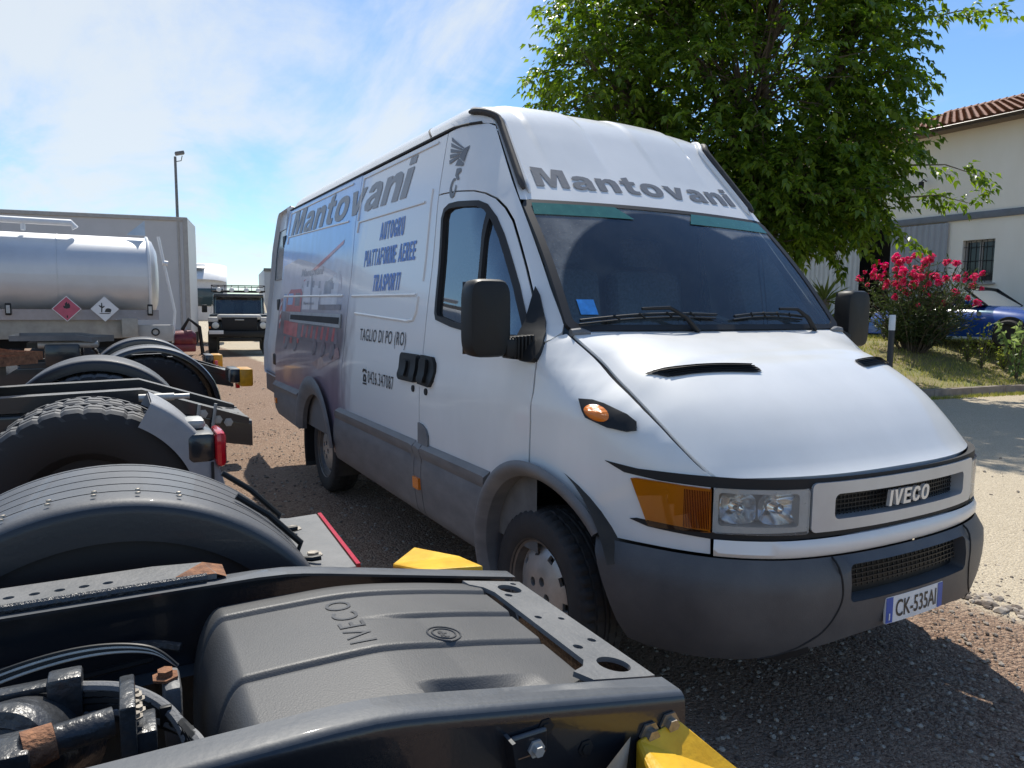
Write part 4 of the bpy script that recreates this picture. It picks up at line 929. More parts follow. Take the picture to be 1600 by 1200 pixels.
for xw in (-4.30, -3.95, -3.30, -3.05, -2.80): pr(circ(xw, 1.165, .062, 14), PD, 3)
pr([(-4.0, 1.66), (-2.76, 1.93), (-2.74, 1.96), (-4.0, 1.70)], PR, 1); pr([(-3.62, 1.74), (-3.56, 1.74), (-3.50, 1.46), (-3.56, 1.46)], PG, 2); pr([(-4.55, 1.44), (-4.46, 1.44), (-4.46, 1.60), (-4.55, 1.60)], PB, 1)
lettering('livery_letters', 'Mantovani', Wm(.0035), (-3.95, 1.735, -3.25, 1.80), PG, QP, bold=.01, shear=.2, cut=.1)
lettering('livery_letters', 'Mantovani', Wm(.0036), (-3.78, 1.50, -3.44, 1.525), PG, QP, bold=.01, cut=.1)
# ================================================================== ground
def gravel(name, cA, cB, cC, scale=26.0, bstr=.9, zone=None):
    m = bpy.data.materials.new(name); m.use_nodes = True; t = m.node_tree; b = t.nodes['Principled BSDF']; b.inputs['Roughness'].default_value = .93; b.inputs['Specular IOR Level'].default_value = .15
    co = t.nodes.new('ShaderNodeTexCoord'); ob = co.outputs['Object']
    def tex(kind, sc, **kw):
        n = t.nodes.new(kind); n.inputs['Scale'].default_value = sc
        for k, v in kw.items(): n.inputs[k].default_value = v
        t.links.new(ob, n.inputs['Vector']); return n
    vo = tex('ShaderNodeTexVoronoi', scale); vo2 = tex('ShaderNodeTexVoronoi', scale*2.7); nb = tex('ShaderNodeTexNoise', .45, Detail=6, Roughness=.65); nf = tex('ShaderNodeTexNoise', 90, Detail=4)
    r1 = t.nodes.new('ShaderNodeValToRGB'); sepc = t.nodes.new('ShaderNodeSeparateColor'); t.links.new(vo.outputs['Color'], sepc.inputs[0]); t.links.new(sepc.outputs[0], r1.inputs[0])
    for e, c, p in zip(r1.color_ramp.elements, (cA, cB), (.1, .8)): e.color = (*c, 1); e.position = p
    r2_ = t.nodes.new('ShaderNodeValToRGB'); sep2 = t.nodes.new('ShaderNodeSeparateColor'); t.links.new(vo2.outputs['Color'], sep2.inputs[0]); t.links.new(sep2.outputs[1], r2_.inputs[0])
    r2_.color_ramp.elements[0].color = (.55, .55, .55, 1); r2_.color_ramp.elements[1].color = (1.35, 1.33, 1.3, 1)
    mu = t.nodes.new('ShaderNodeMix'); mu.data_type = 'RGBA'; mu.blend_type = 'MULTIPLY'; mu.inputs[0].default_value = .85; t.links.new(r1.outputs[0], mu.inputs[6]); t.links.new(r2_.outputs[0], mu.inputs[7])
    rb = t.nodes.new('ShaderNodeMapRange'); rb.inputs['From Min'].default_value = .42; rb.inputs['From Max'].default_value = .66; t.links.new(nb.outputs[0], rb.inputs[0])
    mb_ = t.nodes.new('ShaderNodeMix'); mb_.data_type = 'RGBA'; t.links.new(rb.outputs[0], mb_.inputs[0]); t.links.new(mu.outputs[2], mb_.inputs[6]); mb_.inputs[7].default_value = (*cC, 1)
    fin = mb_.outputs[2]; gfac = None
    if zone:
        sp = t.nodes.new('ShaderNodeSeparateXYZ'); t.links.new(ob, sp.inputs[0])
        nz = tex('ShaderNodeTexNoise', 1.1, Detail=7, Roughness=.7)
        ad = t.nodes.new('ShaderNodeMath'); ad.operation = 'MULTIPLY_ADD'; t.links.new(nz.outputs[0], ad.inputs[0]); ad.inputs[1].default_value = .9; t.links.new(sp.outputs['Y'], ad.inputs[2])
        ad2 = t.nodes.new('ShaderNodeMath'); ad2.operation = 'MULTIPLY_ADD'; t.links.new(nf.outputs[0], ad2.inputs[0]); ad2.inputs[1].default_value = .25; t.links.new(ad.outputs[0], ad2.inputs[2])
        mr = t.nodes.new('ShaderNodeMapRange'); mr.inputs['From Min'].default_value = zone[0]+.55; mr.inputs['From Max'].default_value = zone[0]+.72; t.links.new(ad2.outputs[0], mr.inputs[0])
        r3 = t.nodes.new('ShaderNodeValToRGB'); t.links.new(sep2.outputs[2], r3.inputs[0]); r3.color_ramp.elements[0].color = (*zone[1], 1); r3.color_ramp.elements[1].color = (*zone[2], 1)
        m3 = t.nodes.new('ShaderNodeMix'); m3.data_type = 'RGBA'; t.links.new(mr.outputs[0], m3.inputs[0]); t.links.new(fin, m3.inputs[6]); t.links.new(r3.outputs[0], m3.inputs[7]); fin = m3.outputs[2]; gfac = mr.outputs[0]
    t.links.new(fin, b.inputs['Base Color'])
    s1 = t.nodes.new('ShaderNodeMath'); s1.operation = 'MULTIPLY_ADD'; t.links.new(vo.outputs['Distance'], s1.inputs[0]); s1.inputs[1].default_value = -1.0
    s2 = t.nodes.new('ShaderNodeMath'); s2.operation = 'MULTIPLY_ADD'; t.links.new(vo2.outputs['Distance'], s2.inputs[0]); s2.inputs[1].default_value = -.45; t.links.new(nf.outputs[0], s2.inputs[2])
    t.links.new(s2.outputs[0], s1.inputs[2])
    bp = t.nodes.new('ShaderNodeBump'); bp.inputs['Strength'].default_value = bstr; bp.inputs['Distance'].default_value = .022; t.links.new(s1.outputs[0], bp.inputs['Height'])
    if gfac:
        st = t.nodes.new('ShaderNodeMapRange'); st.inputs['To Min'].default_value = bstr; st.inputs['To Max'].default_value = bstr*.55; t.links.new(gfac, st.inputs[0]); t.links.new(st.outputs[0], bp.inputs['Strength'])
    t.links.new(bp.outputs[0], b.inputs['Normal'])
    return m
GRAV = gravel('yard_gravel', (.27, .175, .125), (.44, .315, .23), (.37, .26, .19), scale=58.0, zone=(1.25, (.36, .30, .215), (.62, .54, .41)))
def bumpy(x, y):
    return .012*math.sin(x*1.7+y*.6)*math.sin(y*2.1-.4*x)+.006*math.sin(x*5.1+1.3)*math.sin(y*4.3)
def axis(lo, hi, near0, near1, st):
    a = [lo, lo*.6, lo*.35, lo*.18]; k = near0
    while k <= near1: a.append(k); k += st
    return [v for v in a if v < near0]+[v for v in a if v >= near0]+[hi*.18, hi*.35, hi*.6, hi]
gx = axis(-900, 900, -34, 14, .5); gy = axis(-900, 900, -14, 34, .5)
gv = [(x, y, bumpy(x, y) if -30 < x < 10 and -10 < y < 30 else 0) for x in gx for y in gy]; ny_ = len(gy)
gf = [(i*ny_+j, (i+1)*ny_+j, (i+1)*ny_+j+1, i*ny_+j+1) for i in range(len(gx)-1) for j in range(ny_-1)]
tag(link_mesh('ground', gv, gf, GRAV), kind='structure')
# loose stones lying on the gravel
STONE = leafmat('loose_stones', (.10, .075, .06), (.46, .40, .33), trans=0.0, rough=.9)
sv = []; sf = []
G_ = (1+5**.5)/2
ICO = [Vector(v).normalized() for v in ((-1, G_, 0), (1, G_, 0), (-1, -G_, 0), (1, -G_, 0), (0, -1, G_), (0, 1, G_), (0, -1, -G_), (0, 1, -G_), (G_, 0, -1), (G_, 0, 1), (-G_, 0, -1), (-G_, 0, 1))]
ICF = [(0, 11, 5), (0, 5, 1), (0, 1, 7), (0, 7, 10), (0, 10, 11), (1, 5, 9), (5, 11, 4), (11, 10, 2), (10, 7, 6), (7, 1, 8), (3, 9, 4), (3, 4, 2), (3, 2, 6), (3, 6, 8), (3, 8, 9), (4, 9, 5), (2, 4, 11), (6, 2, 10), (8, 6, 7), (9, 8, 1)]
def stone(x, y, r_):
    b = len(sv); z = bumpy(x, y)+r_*.15
    if r_ > .0085:
        sx, sy, sz = random.uniform(.7, 1.3), random.uniform(.7, 1.3), random.uniform(.45, .8)
        for d in ICO: k = r_*random.uniform(.8, 1.15); sv.append((x+d.x*k*sx, y+d.y*k*sy, z+d.z*k*sz))
        sf.extend(tuple(b+i for i in f) for f in ICF); return
    for d in ((1, 0, 0), (0, 1, 0), (-1, 0, 0), (0, -1, 0), (0, 0, .7), (0, 0, -.6)):
        k = r_*random.uniform(.65, 1.25); sv.append((x+d[0]*k, y+d[1]*k, z+d[2]*k))
    for f in ((0, 1, 4), (1, 2, 4), (2, 3, 4), (3, 0, 4), (1, 0, 5), (2, 1, 5), (3, 2, 5), (0, 3, 5)): sf.append(tuple(b+i for i in f))
for _ in range(15000):
    q = random.random()
    if q < .55: x = random.uniform(-6.5, 2.3); y = random.uniform(-1.9, 1.6)
    elif q < .8: x = random.uniform(-1.0, 2.2); y = random.uniform(-1.2, 2.2)
    else: x = random.uniform(-14, 2); y = random.uniform(-3, 6)
    stone(x, y, random.choice((.004, .005, .006, .007, .009, .012)) if q < .97 else random.uniform(.012, .022))
for _ in range(420):
    x = random.uniform(-1.6, 2.0); stone(x, 1.42+.06*math.sin(3*x)+random.gauss(0, .05), random.uniform(.010, .034))
tag(link_mesh('loose_gravel', sv, sf, STONE, smooth=False), 'loose stones scattered over the reddish gravel yard', 'gravel', kind='stuff')

# ================================================================== verge, kerb
KP = [(30, 16.2), (8, 15.4), (-1.0, 14.5), (-3.6, 13.7), (-4.5, 12.95), (-4.72, 12.2), (-4.88, 10.2), (-5.15, 8.9), (-5.7, 7.8), (-6.6, 7.0), (-8.0, 6.6), (-11, 6.5), (-34, 6.5)]
VPOLY = [(-34, 44), (30, 44)]+KP
KPL = [(Vector(a), Vector(b)) for a, b in zip(KP, KP[1:])]
def gz(x, y):
    d = min(segd((x, y), a, b) for a, b in KPL); q = max(0, min(1, d/3.6)); return .12+.68*q*q*(3-2*q)+.02*math.sin(x*2.3)*math.sin(y*1.9)
VERGE = mat('dry_grass_soil', (.27, .20, .11), .95, col2=(.19, .20, .07), vscale=1.1, bump=.8, bscale=30)
vo_ = patch('grass_verge', [(30, 44), (-34, 44)][::-1]+[(a-(.10 if 3 <= i < 9 else 0), b+(.1 if i < 5 or i > 8 else 0)) for i, (a, b) in enumerate(KP)], lambda x, y: (x, y, gz(x, y)), VERGE, None, step=.8)
tag(vo_, kind='structure')
KERBM = mat('kerb_concrete', (.20, .165, .14), .9, col2=(.30, .26, .22), vscale=6, bump=.4, bscale=50)
kerb = bpy.data.objects.new('kerb', None); COL.objects.link(kerb); tag(kerb, kind='structure')
acc = 0
for a, b in KPL[2:10]:
    n = max(1, round((b-a).length/1.0))
    for k in range(n):
        p = a.lerp(b, k/n); q = a.lerp(b, (k+1)/n); d = (q-p).normalized(); nn = Vector((-d.y, d.x)); mb = MB()
        q = q-d*.012
        mb.prism([(0, -.05), (.13, -.05), (.13, .135), (.02, .135), (0, .115)], 0, 1, lambda u, v, t: (lerp(p.x, q.x, t)-nn.x*u*-1-nn.x*.13, lerp(p.y, q.y, t)+nn.y*u-nn.y*.13, v)); o_ = mb.build('kerb_stone', KERBM, kerb, False); fixnormals(o_)
# grass blades on the verge
GRS = leafmat('grass_blades', (.12, .17, .03), (.40, .38, .13), trans=.4, rough=.6)
bv = []; bf = []
def blade(x, y, h, wd):
    z = gz(x, y)-.01; a = random.uniform(0, 6.28); c, s_ = math.cos(a), math.sin(a); l = random.uniform(-.5, .5)*h; l2 = random.uniform(-.5, .5)*h; b = len(bv)
    bv.extend([(x-c*wd, y-s_*wd, z), (x+c*wd, y+s_*wd, z), (x+l*.5, y+l2*.5, z+h*.65), (x+l, y+l2, z+h)]); bf.extend([(b, b+1, b+2), (b, b+2, b+3)])
def patchy(x, y): return math.sin(x*1.3+2)+math.sin(y*1.7)+math.sin((x+y)*.9)+.6*math.sin(3.1*x-2*y)
n_ = 0
while n_ < 26000:
    x = random.uniform(-11, -3.2); y = random.uniform(8.0, 16.2)
    if not inpoly((x, y), VPOLY): continue
    if min(segd((x, y), a, b) for a, b in KPL[1:10]) < .14: continue
    if patchy(x, y) < random.uniform(-1.6, .9): 
        if random.random() < .75: continue
    blade(x, y, random.uniform(.03, .13), random.uniform(.004, .010)); n_ += 1
for _ in range(1500):
    y = random.uniform(9, 12.6); x = sinterp([(8.9, -5.15), (10.2, -4.88), (11.6, -4.76), (12.95, -4.5)], y)+.17+abs(random.gauss(0, .07)); 
    z_ = 0; a = random.uniform(0, 6.28); h = random.uniform(.02, .08); b = len(bv); bv.extend([(x-.006, y, 0), (x+.006, y, 0), (x+random.uniform(-.03, .03), y+random.uniform(-.03, .03), h)]); bf.append((b, b+1, b+2))
tag(link_mesh('verge_grass', bv, bf, GRS, smooth=False), 'short patchy green and straw grass on the verge behind the kerb', 'grass', kind='stuff')

# ================================================================== truck tractors, tails towards the van
CHB = dusty_lit_top('chassis_black', (.016, .020, .026), (.080, .088, .098), .24, .35)  # top tone holds both dust and the light on the rails
CHG = mat('chassis_grey_dusty', (.11, .115, .118), .5, col2=(.18, .18, .178), vscale=5, bump=.2, bscale=90)
MUDM = dusty_lit_top('mudguard_black', (.020, .023, .029), (.10, .104, .112), .4, .1, .25, .75)  # upper side of the arch coloured paler, as lit from above
MUDX = mat('mudguard_plastic', (.060, .064, .070), .52, col2=(.095, .096, .10), vscale=6, bump=.12, bscale=120)
COVM = mat('cover_plastic', (.062, .063, .064), .50, col2=(.085, .085, .084), vscale=3, bump=.12, bscale=300)
RUST = mat('rust', (.13, .055, .028), .85, col2=(.36, .17, .085), vscale=38, bump=.6, bscale=140)
YEL = mat('yellow_paint', (.66, .36, .010), .42, col2=(.86, .54, .03), vscale=9, bump=.15, bscale=80)
BOLT = mat('bolt_steel', (.30, .27, .23), .42, metal=.7, var=.3, vscale=60)
PALE = mat('pale_metal', (.42, .42, .40), .45, metal=.3, var=.2, vscale=12)
TYR = dusty_lit_top('truck_tyre', (.016, .016, .018), (.13, .13, .13), .7, .0, .3, .8)  # sunlit tread put into the colour: pale above, black sidewalls
def truck_tyre(name='tyre'):
    half = [(.29, .10), (.33, .125), (.40, .14), (.455, .138), (.485, .128), (.500, .112), (.503, .080), (.490, .078), (.490, .066), (.505, .064), (.507, .012), (.494, .010)]
    pf = half+[(a, -b) for a, b in half[::-1]]; m_ = len(pf)
    def fn(j, k):
        jj = j if j < m_/2 else m_-1-j
        if jj in (4, 5, 6) and k % 5 == 0: return -.009
        if jj in (9, 10) and (k+(2 if j >= m_/2 else 0)) % 5 == 0: return -.010
        return 0
    mb = MB().lathe(pf, axis='x', n=170, fn=fn); mb.lathe([(.29, .10), (.27, .06), (.24, -.02), (.10, -.02), (.09, .03), (.001, .03)], axis='x', n=32)
    o_ = mb.build(name, TYR, None, True, 28); return fixnormals(o_)
TT = truck_tyre(); TT_used = [False]
def put_tyre(parent, x, y):
    o_ = TT if not TT_used[0] else TT.copy()
    if TT_used[0]: COL.objects.link(o_)
    TT_used[0] = True; o_.parent = parent; o_.location = (x, y, .508); o_.rotation_euler = (random.uniform(0, 3), 0, 0); return o_
RTOP = [(0.0, .780), (-.50, .876), (-.54, .883), (-.58, .888), (-.64, .891), (-4.6, .893)]
def rtop(y): return interp(sorted(RTOP), y)
def rail(root, sg, hole_marks=True):
    ys = [0, -.03, -.08, -.14, -.2, -.3, -.4, -.5, -.54, -.58, -.64, -.8, -1.1, -1.6, -2.4, -3.6]
    sec = [(.290, -.006), (.290, .0), (.310, .0), (.338, .0), (.346, -.002), (.352, -.007), (.356, -.016), (.357, -.028), (.357, -.10), (.357, -.19)]
    mb = MB(); n = len(ys)-1
    def g(i, j):
        y = ys[int(round(i*n))]; a, dz = sec[int(round(j*9))]; t = rtop(y)
        if dz < -.05: dz = dz*1.0; z = t+dz if dz > -.15 else min(t-.16, .70)
        else: z = t+dz
        return (sg*a, y, z)
    mb.grid(g, n, 9)
    mb.grid(lambda i, j: (sg*lerp(.357, .349, j), 0, lerp(.70, .762, i)), 1, 1)
    mb.grid(lambda i, j: (sg*.349, lerp(0, -3.6, i), lerp(.70, rtop(lerp(0, -3.6, i))-.01, j)), 12, 1)
    mb.grid(lambda i, j: (sg*lerp(.357, .295, j), lerp(-.05, -3.6, i), .699), 2, 1)
    o_ = mb.build('frame_rail', CHB, root); fixnormals(o_); return o_
def bolt_at(parent, p, r_=.014, ax='x', h=.012, m_=None):
    mb = MB(); mb.lathe([(r_*1.7, 0), (r_*1.7, h*.3), (r_, h*.3), (r_, h), (.0005, h)], p, ax, 6 if r_ < .02 else 10); mb.build('bolt', m_ or BOLT, parent)
def crossplate(root):
    # end crossmember: top plate with lightening holes, lying with the sloping tail
    ol = [(-.272, -.02), (-.27, .0), (.27, .0), (.272, -.02), (.272, -.145), (.235, -.165), (.215, -.130), (.19, -.112), (-.19, -.112), (-.225, -.125), (-.245, -.155), (-.272, -.16)]
    hl_ = [circ(-.215, -.058, .030, 20), circ(.215, -.058, .034, 20), circ(-.252, -.028, .008, 10), circ(-.265, -.06, .006, 8) if False else circ(-.17, -.085, .010, 10), circ(.10, -.03, .010, 10), circ(-.02, -.03, .008, 10), circ(-.03, -.085, .009, 10), circ(.13, -.085, .011, 10)]
    o_ = patch('crossmember', ol[::-1], lambda x, y: (x, y, rtop(y)-.006), CHG, root, holes=hl_, step=.03, rim=.010)
    mb = MB(); mb.grid(lambda i, j: (lerp(-.27, .27, i), -.001, lerp(.60, .772, j)), 4, 2); mb.grid(lambda i, j: (lerp(-.27, .27, i), -.20, lerp(.60, .74, j)), 4, 2); mb.build('crossmember_web', CHB, o_); return o_
def mudguard(root, sg, cy, cz, R_, a0, a1, x0, x1, m_, grooves=True, skirt=.09, name='mudguard'):
    """arched wheel cover; cross-section with fine grooves, skirt on the inner side"""
    q = 1 if x0 > x1 else -1
    sec = [(x1, -skirt), (x1, -.030), (x1+q*.004, -.014), (x1+q*.014, -.004), (x1+q*.030, 0)]
    if grooves:
        for k in range(5):
            c_ = lerp(x1+q*.10, x0-q*.05, k/4); sec += [(c_-q*.004, 0), (c_-q*.003, -.014), (c_+q*.003, -.014), (c_+q*.004, 0)]
    sec += [(x0-q*.03, 0), (x0-q*.010, -.008), (x0, -.03), (x0, -skirt*.6)]
    n = 44; mb = MB(); m2 = len(sec)-1
    mb.grid(lambda i, j: (sg*sec[int(round(j*m2))][0], cy+(R_+sec[int(round(j*m2))][1])*math.cos(lerp(a0, a1, i)), cz+(R_+sec[int(round(j*m2))][1])*math.sin(lerp(a0, a1, i))), n, m2)
    mb.grid(lambda i, j: (sg*lerp(x1+q*.006, x0-q*.006, j), cy+(R_-.012)*math.cos(lerp(a0, a1, i)), cz+(R_-.012)*math.sin(lerp(a0, a1, i))), n, 2)
    o_ = mb.build(name, m_, root); fixnormals(o_); return o_
def fifth_wheel(root, y, z, m_, top):
    fw_ = MB(); ol = [(-.42, .42), (.42, .42), (.46, .10), (.42, -.25), (.16, -.44), (.07, -.10), (-.07, -.10), (-.16, -.44), (-.42, -.25), (-.46, .10)]
    o_ = patch('fifth_wheel', [(a, b) for a, b in ol], lambda a, b: (a, y-b*1.0, z-.02*(b < -.2)), top, root, step=.12, rim=.05)
    o_.data.flip_normals(); mb = MB()
    for sg in (-1, 1): mb.box((sg*.34, y, z-.14), (.10, .30, .22), .02)
    mb.box((0, y, z-.05), (.5, .6, .05)); mb.build('fifth_wheel_bracket', CHB, o_)

GRPT = 'truck tractors parked side by side with their tails to the van'
# ---- nearest tractor
T1 = thing('truck_tractor', 'nearest black truck tractor tail with ribbed grey cover between its frame rails', 'truck', (1.083, -1.50, 0), R(-1.0), GRPT)
for sg in (-1, 1): rr_ = rail(T1, sg)
crossplate(T1)
def cov(x, y):
    b = sinterp([(-.80, .846), (-.60, .850), (-.46, .848), (-.30, .826), (-.10, .787)], y)
    e = min(1, max(0, (y+.778)/.06)); b -= .20*(1-math.sqrt(max(0, 1-(1-e)**2)))
    q = max(0, (x-.24)/.075); b -= .075*(1-math.sqrt(max(0, 1-min(1, q)**2)))
    q = max(0, (-x-.24)/.08); b -= .025*min(1, q)**2
    b += .006*(1-(x/.33)**2)
    for xr, yr in ((-.205, -.9), (-.075, -.48), (.062, -.9)):
        if y > yr: 
            k = (x-xr)/.006; b += .006*(1/(1+math.exp(-k*2.2)))*(1 if yr < -.8 else min(1, (y-yr)/.12))*-1 + .0
            b -= .007*math.exp(-(k*1.1)**2)*(1 if yr < -.8 else min(1, (y-yr)/.12))
    if x > .19 and -.46 < y < -.22: b -= .040*min(1, (x-.19)/.03)*min(1, (y+.46)/.04)*min(1, (-.22-y)/.16)
    return b
cl = [(-.300, -.70), (-.306, -.62), (-.275, -.60), (-.28, -.50), (-.30, -.46), (-.30, -.42), (-.265, -.38), (-.27, -.25), (-.30, -.20), (-.30, -.15), (-.20, -.145), (.19, -.145), (.25, -.165), (.30, -.20), (.31, -.60), (.305, -.80), (-.28, -.80)]
mbv = MB(); mbv.grid(lambda i, j: (lerp(-.305, .312, j), lerp(-.778, -.132, 1-(1-i)**1.0 if i > .15 else i), cov(lerp(-.305, .312, j), lerp(-.778, -.132, i)) if True else 0), 130, 190)
CV = mbv.build('ribbed_cover', COVM, T1)
mb = MB(); mb.grid(lambda i, j: (lerp(-.305, .312, j), -.778, lerp(.55, cov(lerp(-.305, .312, j), -.778), i)), 3, 40)
mb.build('cover_skirt', COVM, CV); mb = MB(); mb.grid(lambda i, j: (lerp(-.305, .312, j), -.131, lerp(.62, cov(lerp(-.305, .312, j), -.132), i)), 2, 40); mb.build('cover_skirt', COVM, CV)
EMB = mat('cover_emboss', (.050, .051, .053), .38, var=.1)
lettering('embossed_letters', 'IVECO', lambda u, v: (-u, v, cov(-u, v)+.0018), (-.030, -.475, .180, -.528), EMB, CV, bold=.0, spacing=1.25, cut=.008)
mb = MB(); 
for r_ in (.034, .024): mb.tube([(.02+r_*math.cos(a*math.pi/12), -.335+r_*math.sin(a*math.pi/12), cov(.02+r_*math.cos(a*math.pi/12), -.335+r_*math.sin(a*math.pi/12))+.0005) for a in range(25)], .0022, 5, False)
mb.build('embossed_ring', EMB, CV)
lettering('embossed_letters', 'PP', lambda u, v: (-u, v, cov(-u, v)+.0018), (-.036, -.328, -.006, -.345), EMB, CV, bold=.01, cut=.02)
# drilled angle bar bolted on the far rail, with a rusty cut end
ab = patch('drilled_angle', [(-.425, -.84), (-.405, -.74), (-.318, -.72), (-.318, -3.2), (-.425, -3.2)][::-1], lambda x, y: (x, y, .905), CHG, T1, holes=[circ(-.362, -.925-.0425*k, .0085, 12, ry=.010) for k in range(8)], step=.06, rim=.012)
mb = MB(); mb.tube([(-.318, -.74, .899), (-.317, -1.0, .899), (-.317, -3.2, .899)], .010, 8); mb.build('weld_bead', mat('weld_black', (.03, .032, .036), .25, var=.3, vscale=30, bump=1.0, bscale=90, coat=.4), ab)
mb = MB(); mb.add([(-.405, -.741, .9055), (-.330, -.80, .9062), (-.316, -.722, .9055), (-.318, -.70, .895), (-.40, -.70, .895)], [(0, 1, 2), (0, 2, 3, 4)]); mb.build('rusty_end', RUST, ab, False)
# far-side wheel, arched mudguard, lamp board
for x in (-.68, -.98): put_tyre(T1, x, -.93)
for x in (.68, .98): put_tyre(T1, x, -.93)
MG = mudguard(T1, -1, -.93, .47, .568, R(28), R(150), .985, .52, MUDM, True, .095)
mb = MB()
for k in range(7):
    for dx in (.620, .585):
        a = R(74+9*k); p = (-dx+.02, -.93+.574*math.cos(a), .47+.574*math.sin(a)); mb.lathe([(.006, 0), (.005, .004), (.0005, .005)], p, 'z', 8)
rv = mb.build('rivets', BOLT, MG); rv['kind'] = 'stuff'
lp = patch('lamp_board', [(-1.205, -.30), (-.63, -.325), (-.655, -.50), (-1.185, -.50)], lambda x, y: (x, y, .752+.02*max(0, (-.42-y)/.08)), CHG, T1, step=.06, rim=.014)
mb = MB(); mb.grid(lambda i, j: (lerp(-1.205, -.63, i), lerp(-.30, -.325, i)+.002, lerp(.66, .742, j)), 4, 2); mb.build('lamp_board_face', CHB, lp)
for x in (-1.06, -.78): bolt_at(lp, (x, -.41, .752), .017, 'z', .010)
mb = MB(); mb.prism([(-1.20, -.296), (-.64, -.321), (-.64, -.309), (-1.20, -.284)], .66, .756, lambda u, v, t: (u, v, t)); fixnormals(mb.build('tail_lamp', REDL, lp, False))
for x0 in (-1.03, -.72):
    mb = MB(); mb.tube([(x0-.02, -.93+.583*math.cos(R(58)), .47+.583*math.sin(R(58))), (x0-.01, -.93+.583*math.cos(R(48)), .47+.583*math.sin(R(48))), (x0, -.93+.585*math.cos(R(36)), .47+.585*math.sin(R(36))), (x0+.01, -.475, .775), (x0+.015, -.43, .768), (x0+.02, -.405, .770)], .009, 8); mb.build('rubber_strap', BLACKP, MG)
# yellow end pieces outside the rails
for sg in (-1, 1):
    mb = MB()
    if sg < 0: top = [(-.60, .060, .700), (-.60, -.13, .72), (-.90, -.125, .640), (-1.03, .000, .640), (-.80, .075, .665)]
    else: top = [(.362, -.020, .742), (.362, -.118, .728), (.47, -.150, .70), (.95, -.10, .58), (.93, .10, .56), (.46, .075, .645)]
    n = len(top); bot = [(a, b, c-.10) for a, b, c in top]
    mb.add(top+bot, [tuple(range(n))]+[(i, (i+1) % n, (i+1) % n+n, i+n) for i in range(n)]+[tuple(range(n, 2*n))[::-1]]); yb = mb.build('yellow_end_piece', YEL, T1, False); bevelled(yb, .007)
mb = MB(); mb.add([(.364, -.130, .738), (.366, -.150, .60), (.60, -.36, .60), (.62, -.36, .74), (.44, -.25, .748)], [(0, 1, 2, 3, 4)]); gp = mb.build('grey_side_plate', PALE, T1, False)
bolt_at(gp, (.44, -.216, .70), .012, 'y', -.006)
for p in ((.358, -.040, .735), (.358, -.085, .728)): bolt_at(T1, p, .013, 'x', .016)
for p in ((.358, -.30, .80), (.358, -.36, .735), (.358, -.22, .74)): bolt_at(T1, p, .009, 'x', .004, BLACKM)
mb = MB(); mb.box((.372, -.365, .755), (.03, .006, .11), 0, Matrix.Rotation(R(10), 3, 'X')); mb.box((.364, -.335, .785), (.010, .065, .04), .004); br = mb.build('rail_bracket', CHB, T1, False); bolt_at(br, (.369, -.325, .778), .009, 'x', .014, PALE)
# suspension unit and hoses inside the frame
GRS_ = mat('greasy_black_steel', (.018, .020, .023), .34, col2=(.05, .052, .055), vscale=16, bump=.4, bscale=60, coat=.15)
un = MB(); un.lathe([(.001, .072), (.026, .072), (.030, .058), (.052, .055), (.056, .066), (.078, .066), (.086, .055), (.090, .03), (.090, -.14), (.08, -.15), (.001, -.15)], (0, 0, 0), 'z', 40)
rm_ = Matrix.Rotation(R(-18), 3, 'Z') @ Matrix.Rotation(R(68), 3, 'Y')
un.v = [tuple(rm_ @ Vector(v)+Vector((.005, -1.055, .770))) for v in un.v]; UN = un.build('brake_actuator', GRS_, T1); fixnormals(UN)
mb = MB(); mb.box((-.045, -.985, .835), (.045, .05, .075), .006); mb.box((-.06, -1.03, .85), (.03, .10, .012), .003); mb.build('actuator_bracket', GRS_, UN)
mb = MB(); mb.box((.115, -1.045, .825), (.075, .055, .06), .006); mb.build('link_clamp', GRS_, UN)
mb = MB(); mb.tube([(.118, -1.028, .838), (.110, -.990, .842)], [.030, .026], 14); mb.build('rod_end', RUST, UN)
mb = MB(); mb.tube([(.110, -.990, .842), (.10, -.915, .845)], .022, 14); mb.build('link_rod', GRS_, UN)
mb = MB(); mb.box((.10, -.895, .825), (.11, .022, .13), .004); mb.box((.11, -.872, .80), (.07, .03, .08), .004); mb.build('valve_block', GRS_, UN)
for k in range(5): bolt_at(UN, (.065+.018*k, -.884+.004*(k % 2), .862), .006, 'z', .008)
for k in range(6):
    mb = MB(); o_ = .013*k; pth = spl([(-.04, -.965, .845-.012*k), (-.005+o_*.3, -.90, .842-.008*k), (.05+o_*.5, -.845+o_*.3, .825-.006*k), (.115+o_*.6, -.815+o_*.35, .795), (.18+o_*.3, -.812+o_*.3, .745), (.24, -.83+o_*.25, .68)], 9)
    if k in (1, 3): rads = [.0085+.0016*(q % 2) for q in range(len(pth))]
    else: rads = .0065 if k % 2 else .0095
    mb.tube(pth, rads, 8); mb.build('air_hose', BLACKP if k not in (0, 4) else PLASTIC, UN)
for k in range(4):
    mb = MB(); mb.tube(spl([(-.13, -1.20, .805+.007*k), (-.115, -1.06, .852+.006*k), (-.105, -.95, .868+.005*k), (-.085, -.86, .862+.003*k), (-.065, -.815, .835)], 8), .0032, 6); mb.build('cable', PALE if k in (0, 2) else BLACKP, UN)
mb = MB(); mb.box((.065, -.842, .815), (.010, .018, .035), .002); mb.build('cable_tie', BLACKP, UN)
mb = MB(); mb.tube(spl([(-.27, -1.7, .78), (-.275, -1.2, .79), (-.27, -.9, .80), (-.24, -.8, .79)], 6), .009, 6); mb.build('brake_pipe', GRS_, T1)
mb = MB(); mb.tube(spl([(-.28, -1.7, .74), (-.285, -1.1, .745), (-.28, -.85, .76)], 6), .007, 6); mb.build('brake_pipe', BLACKP, T1)
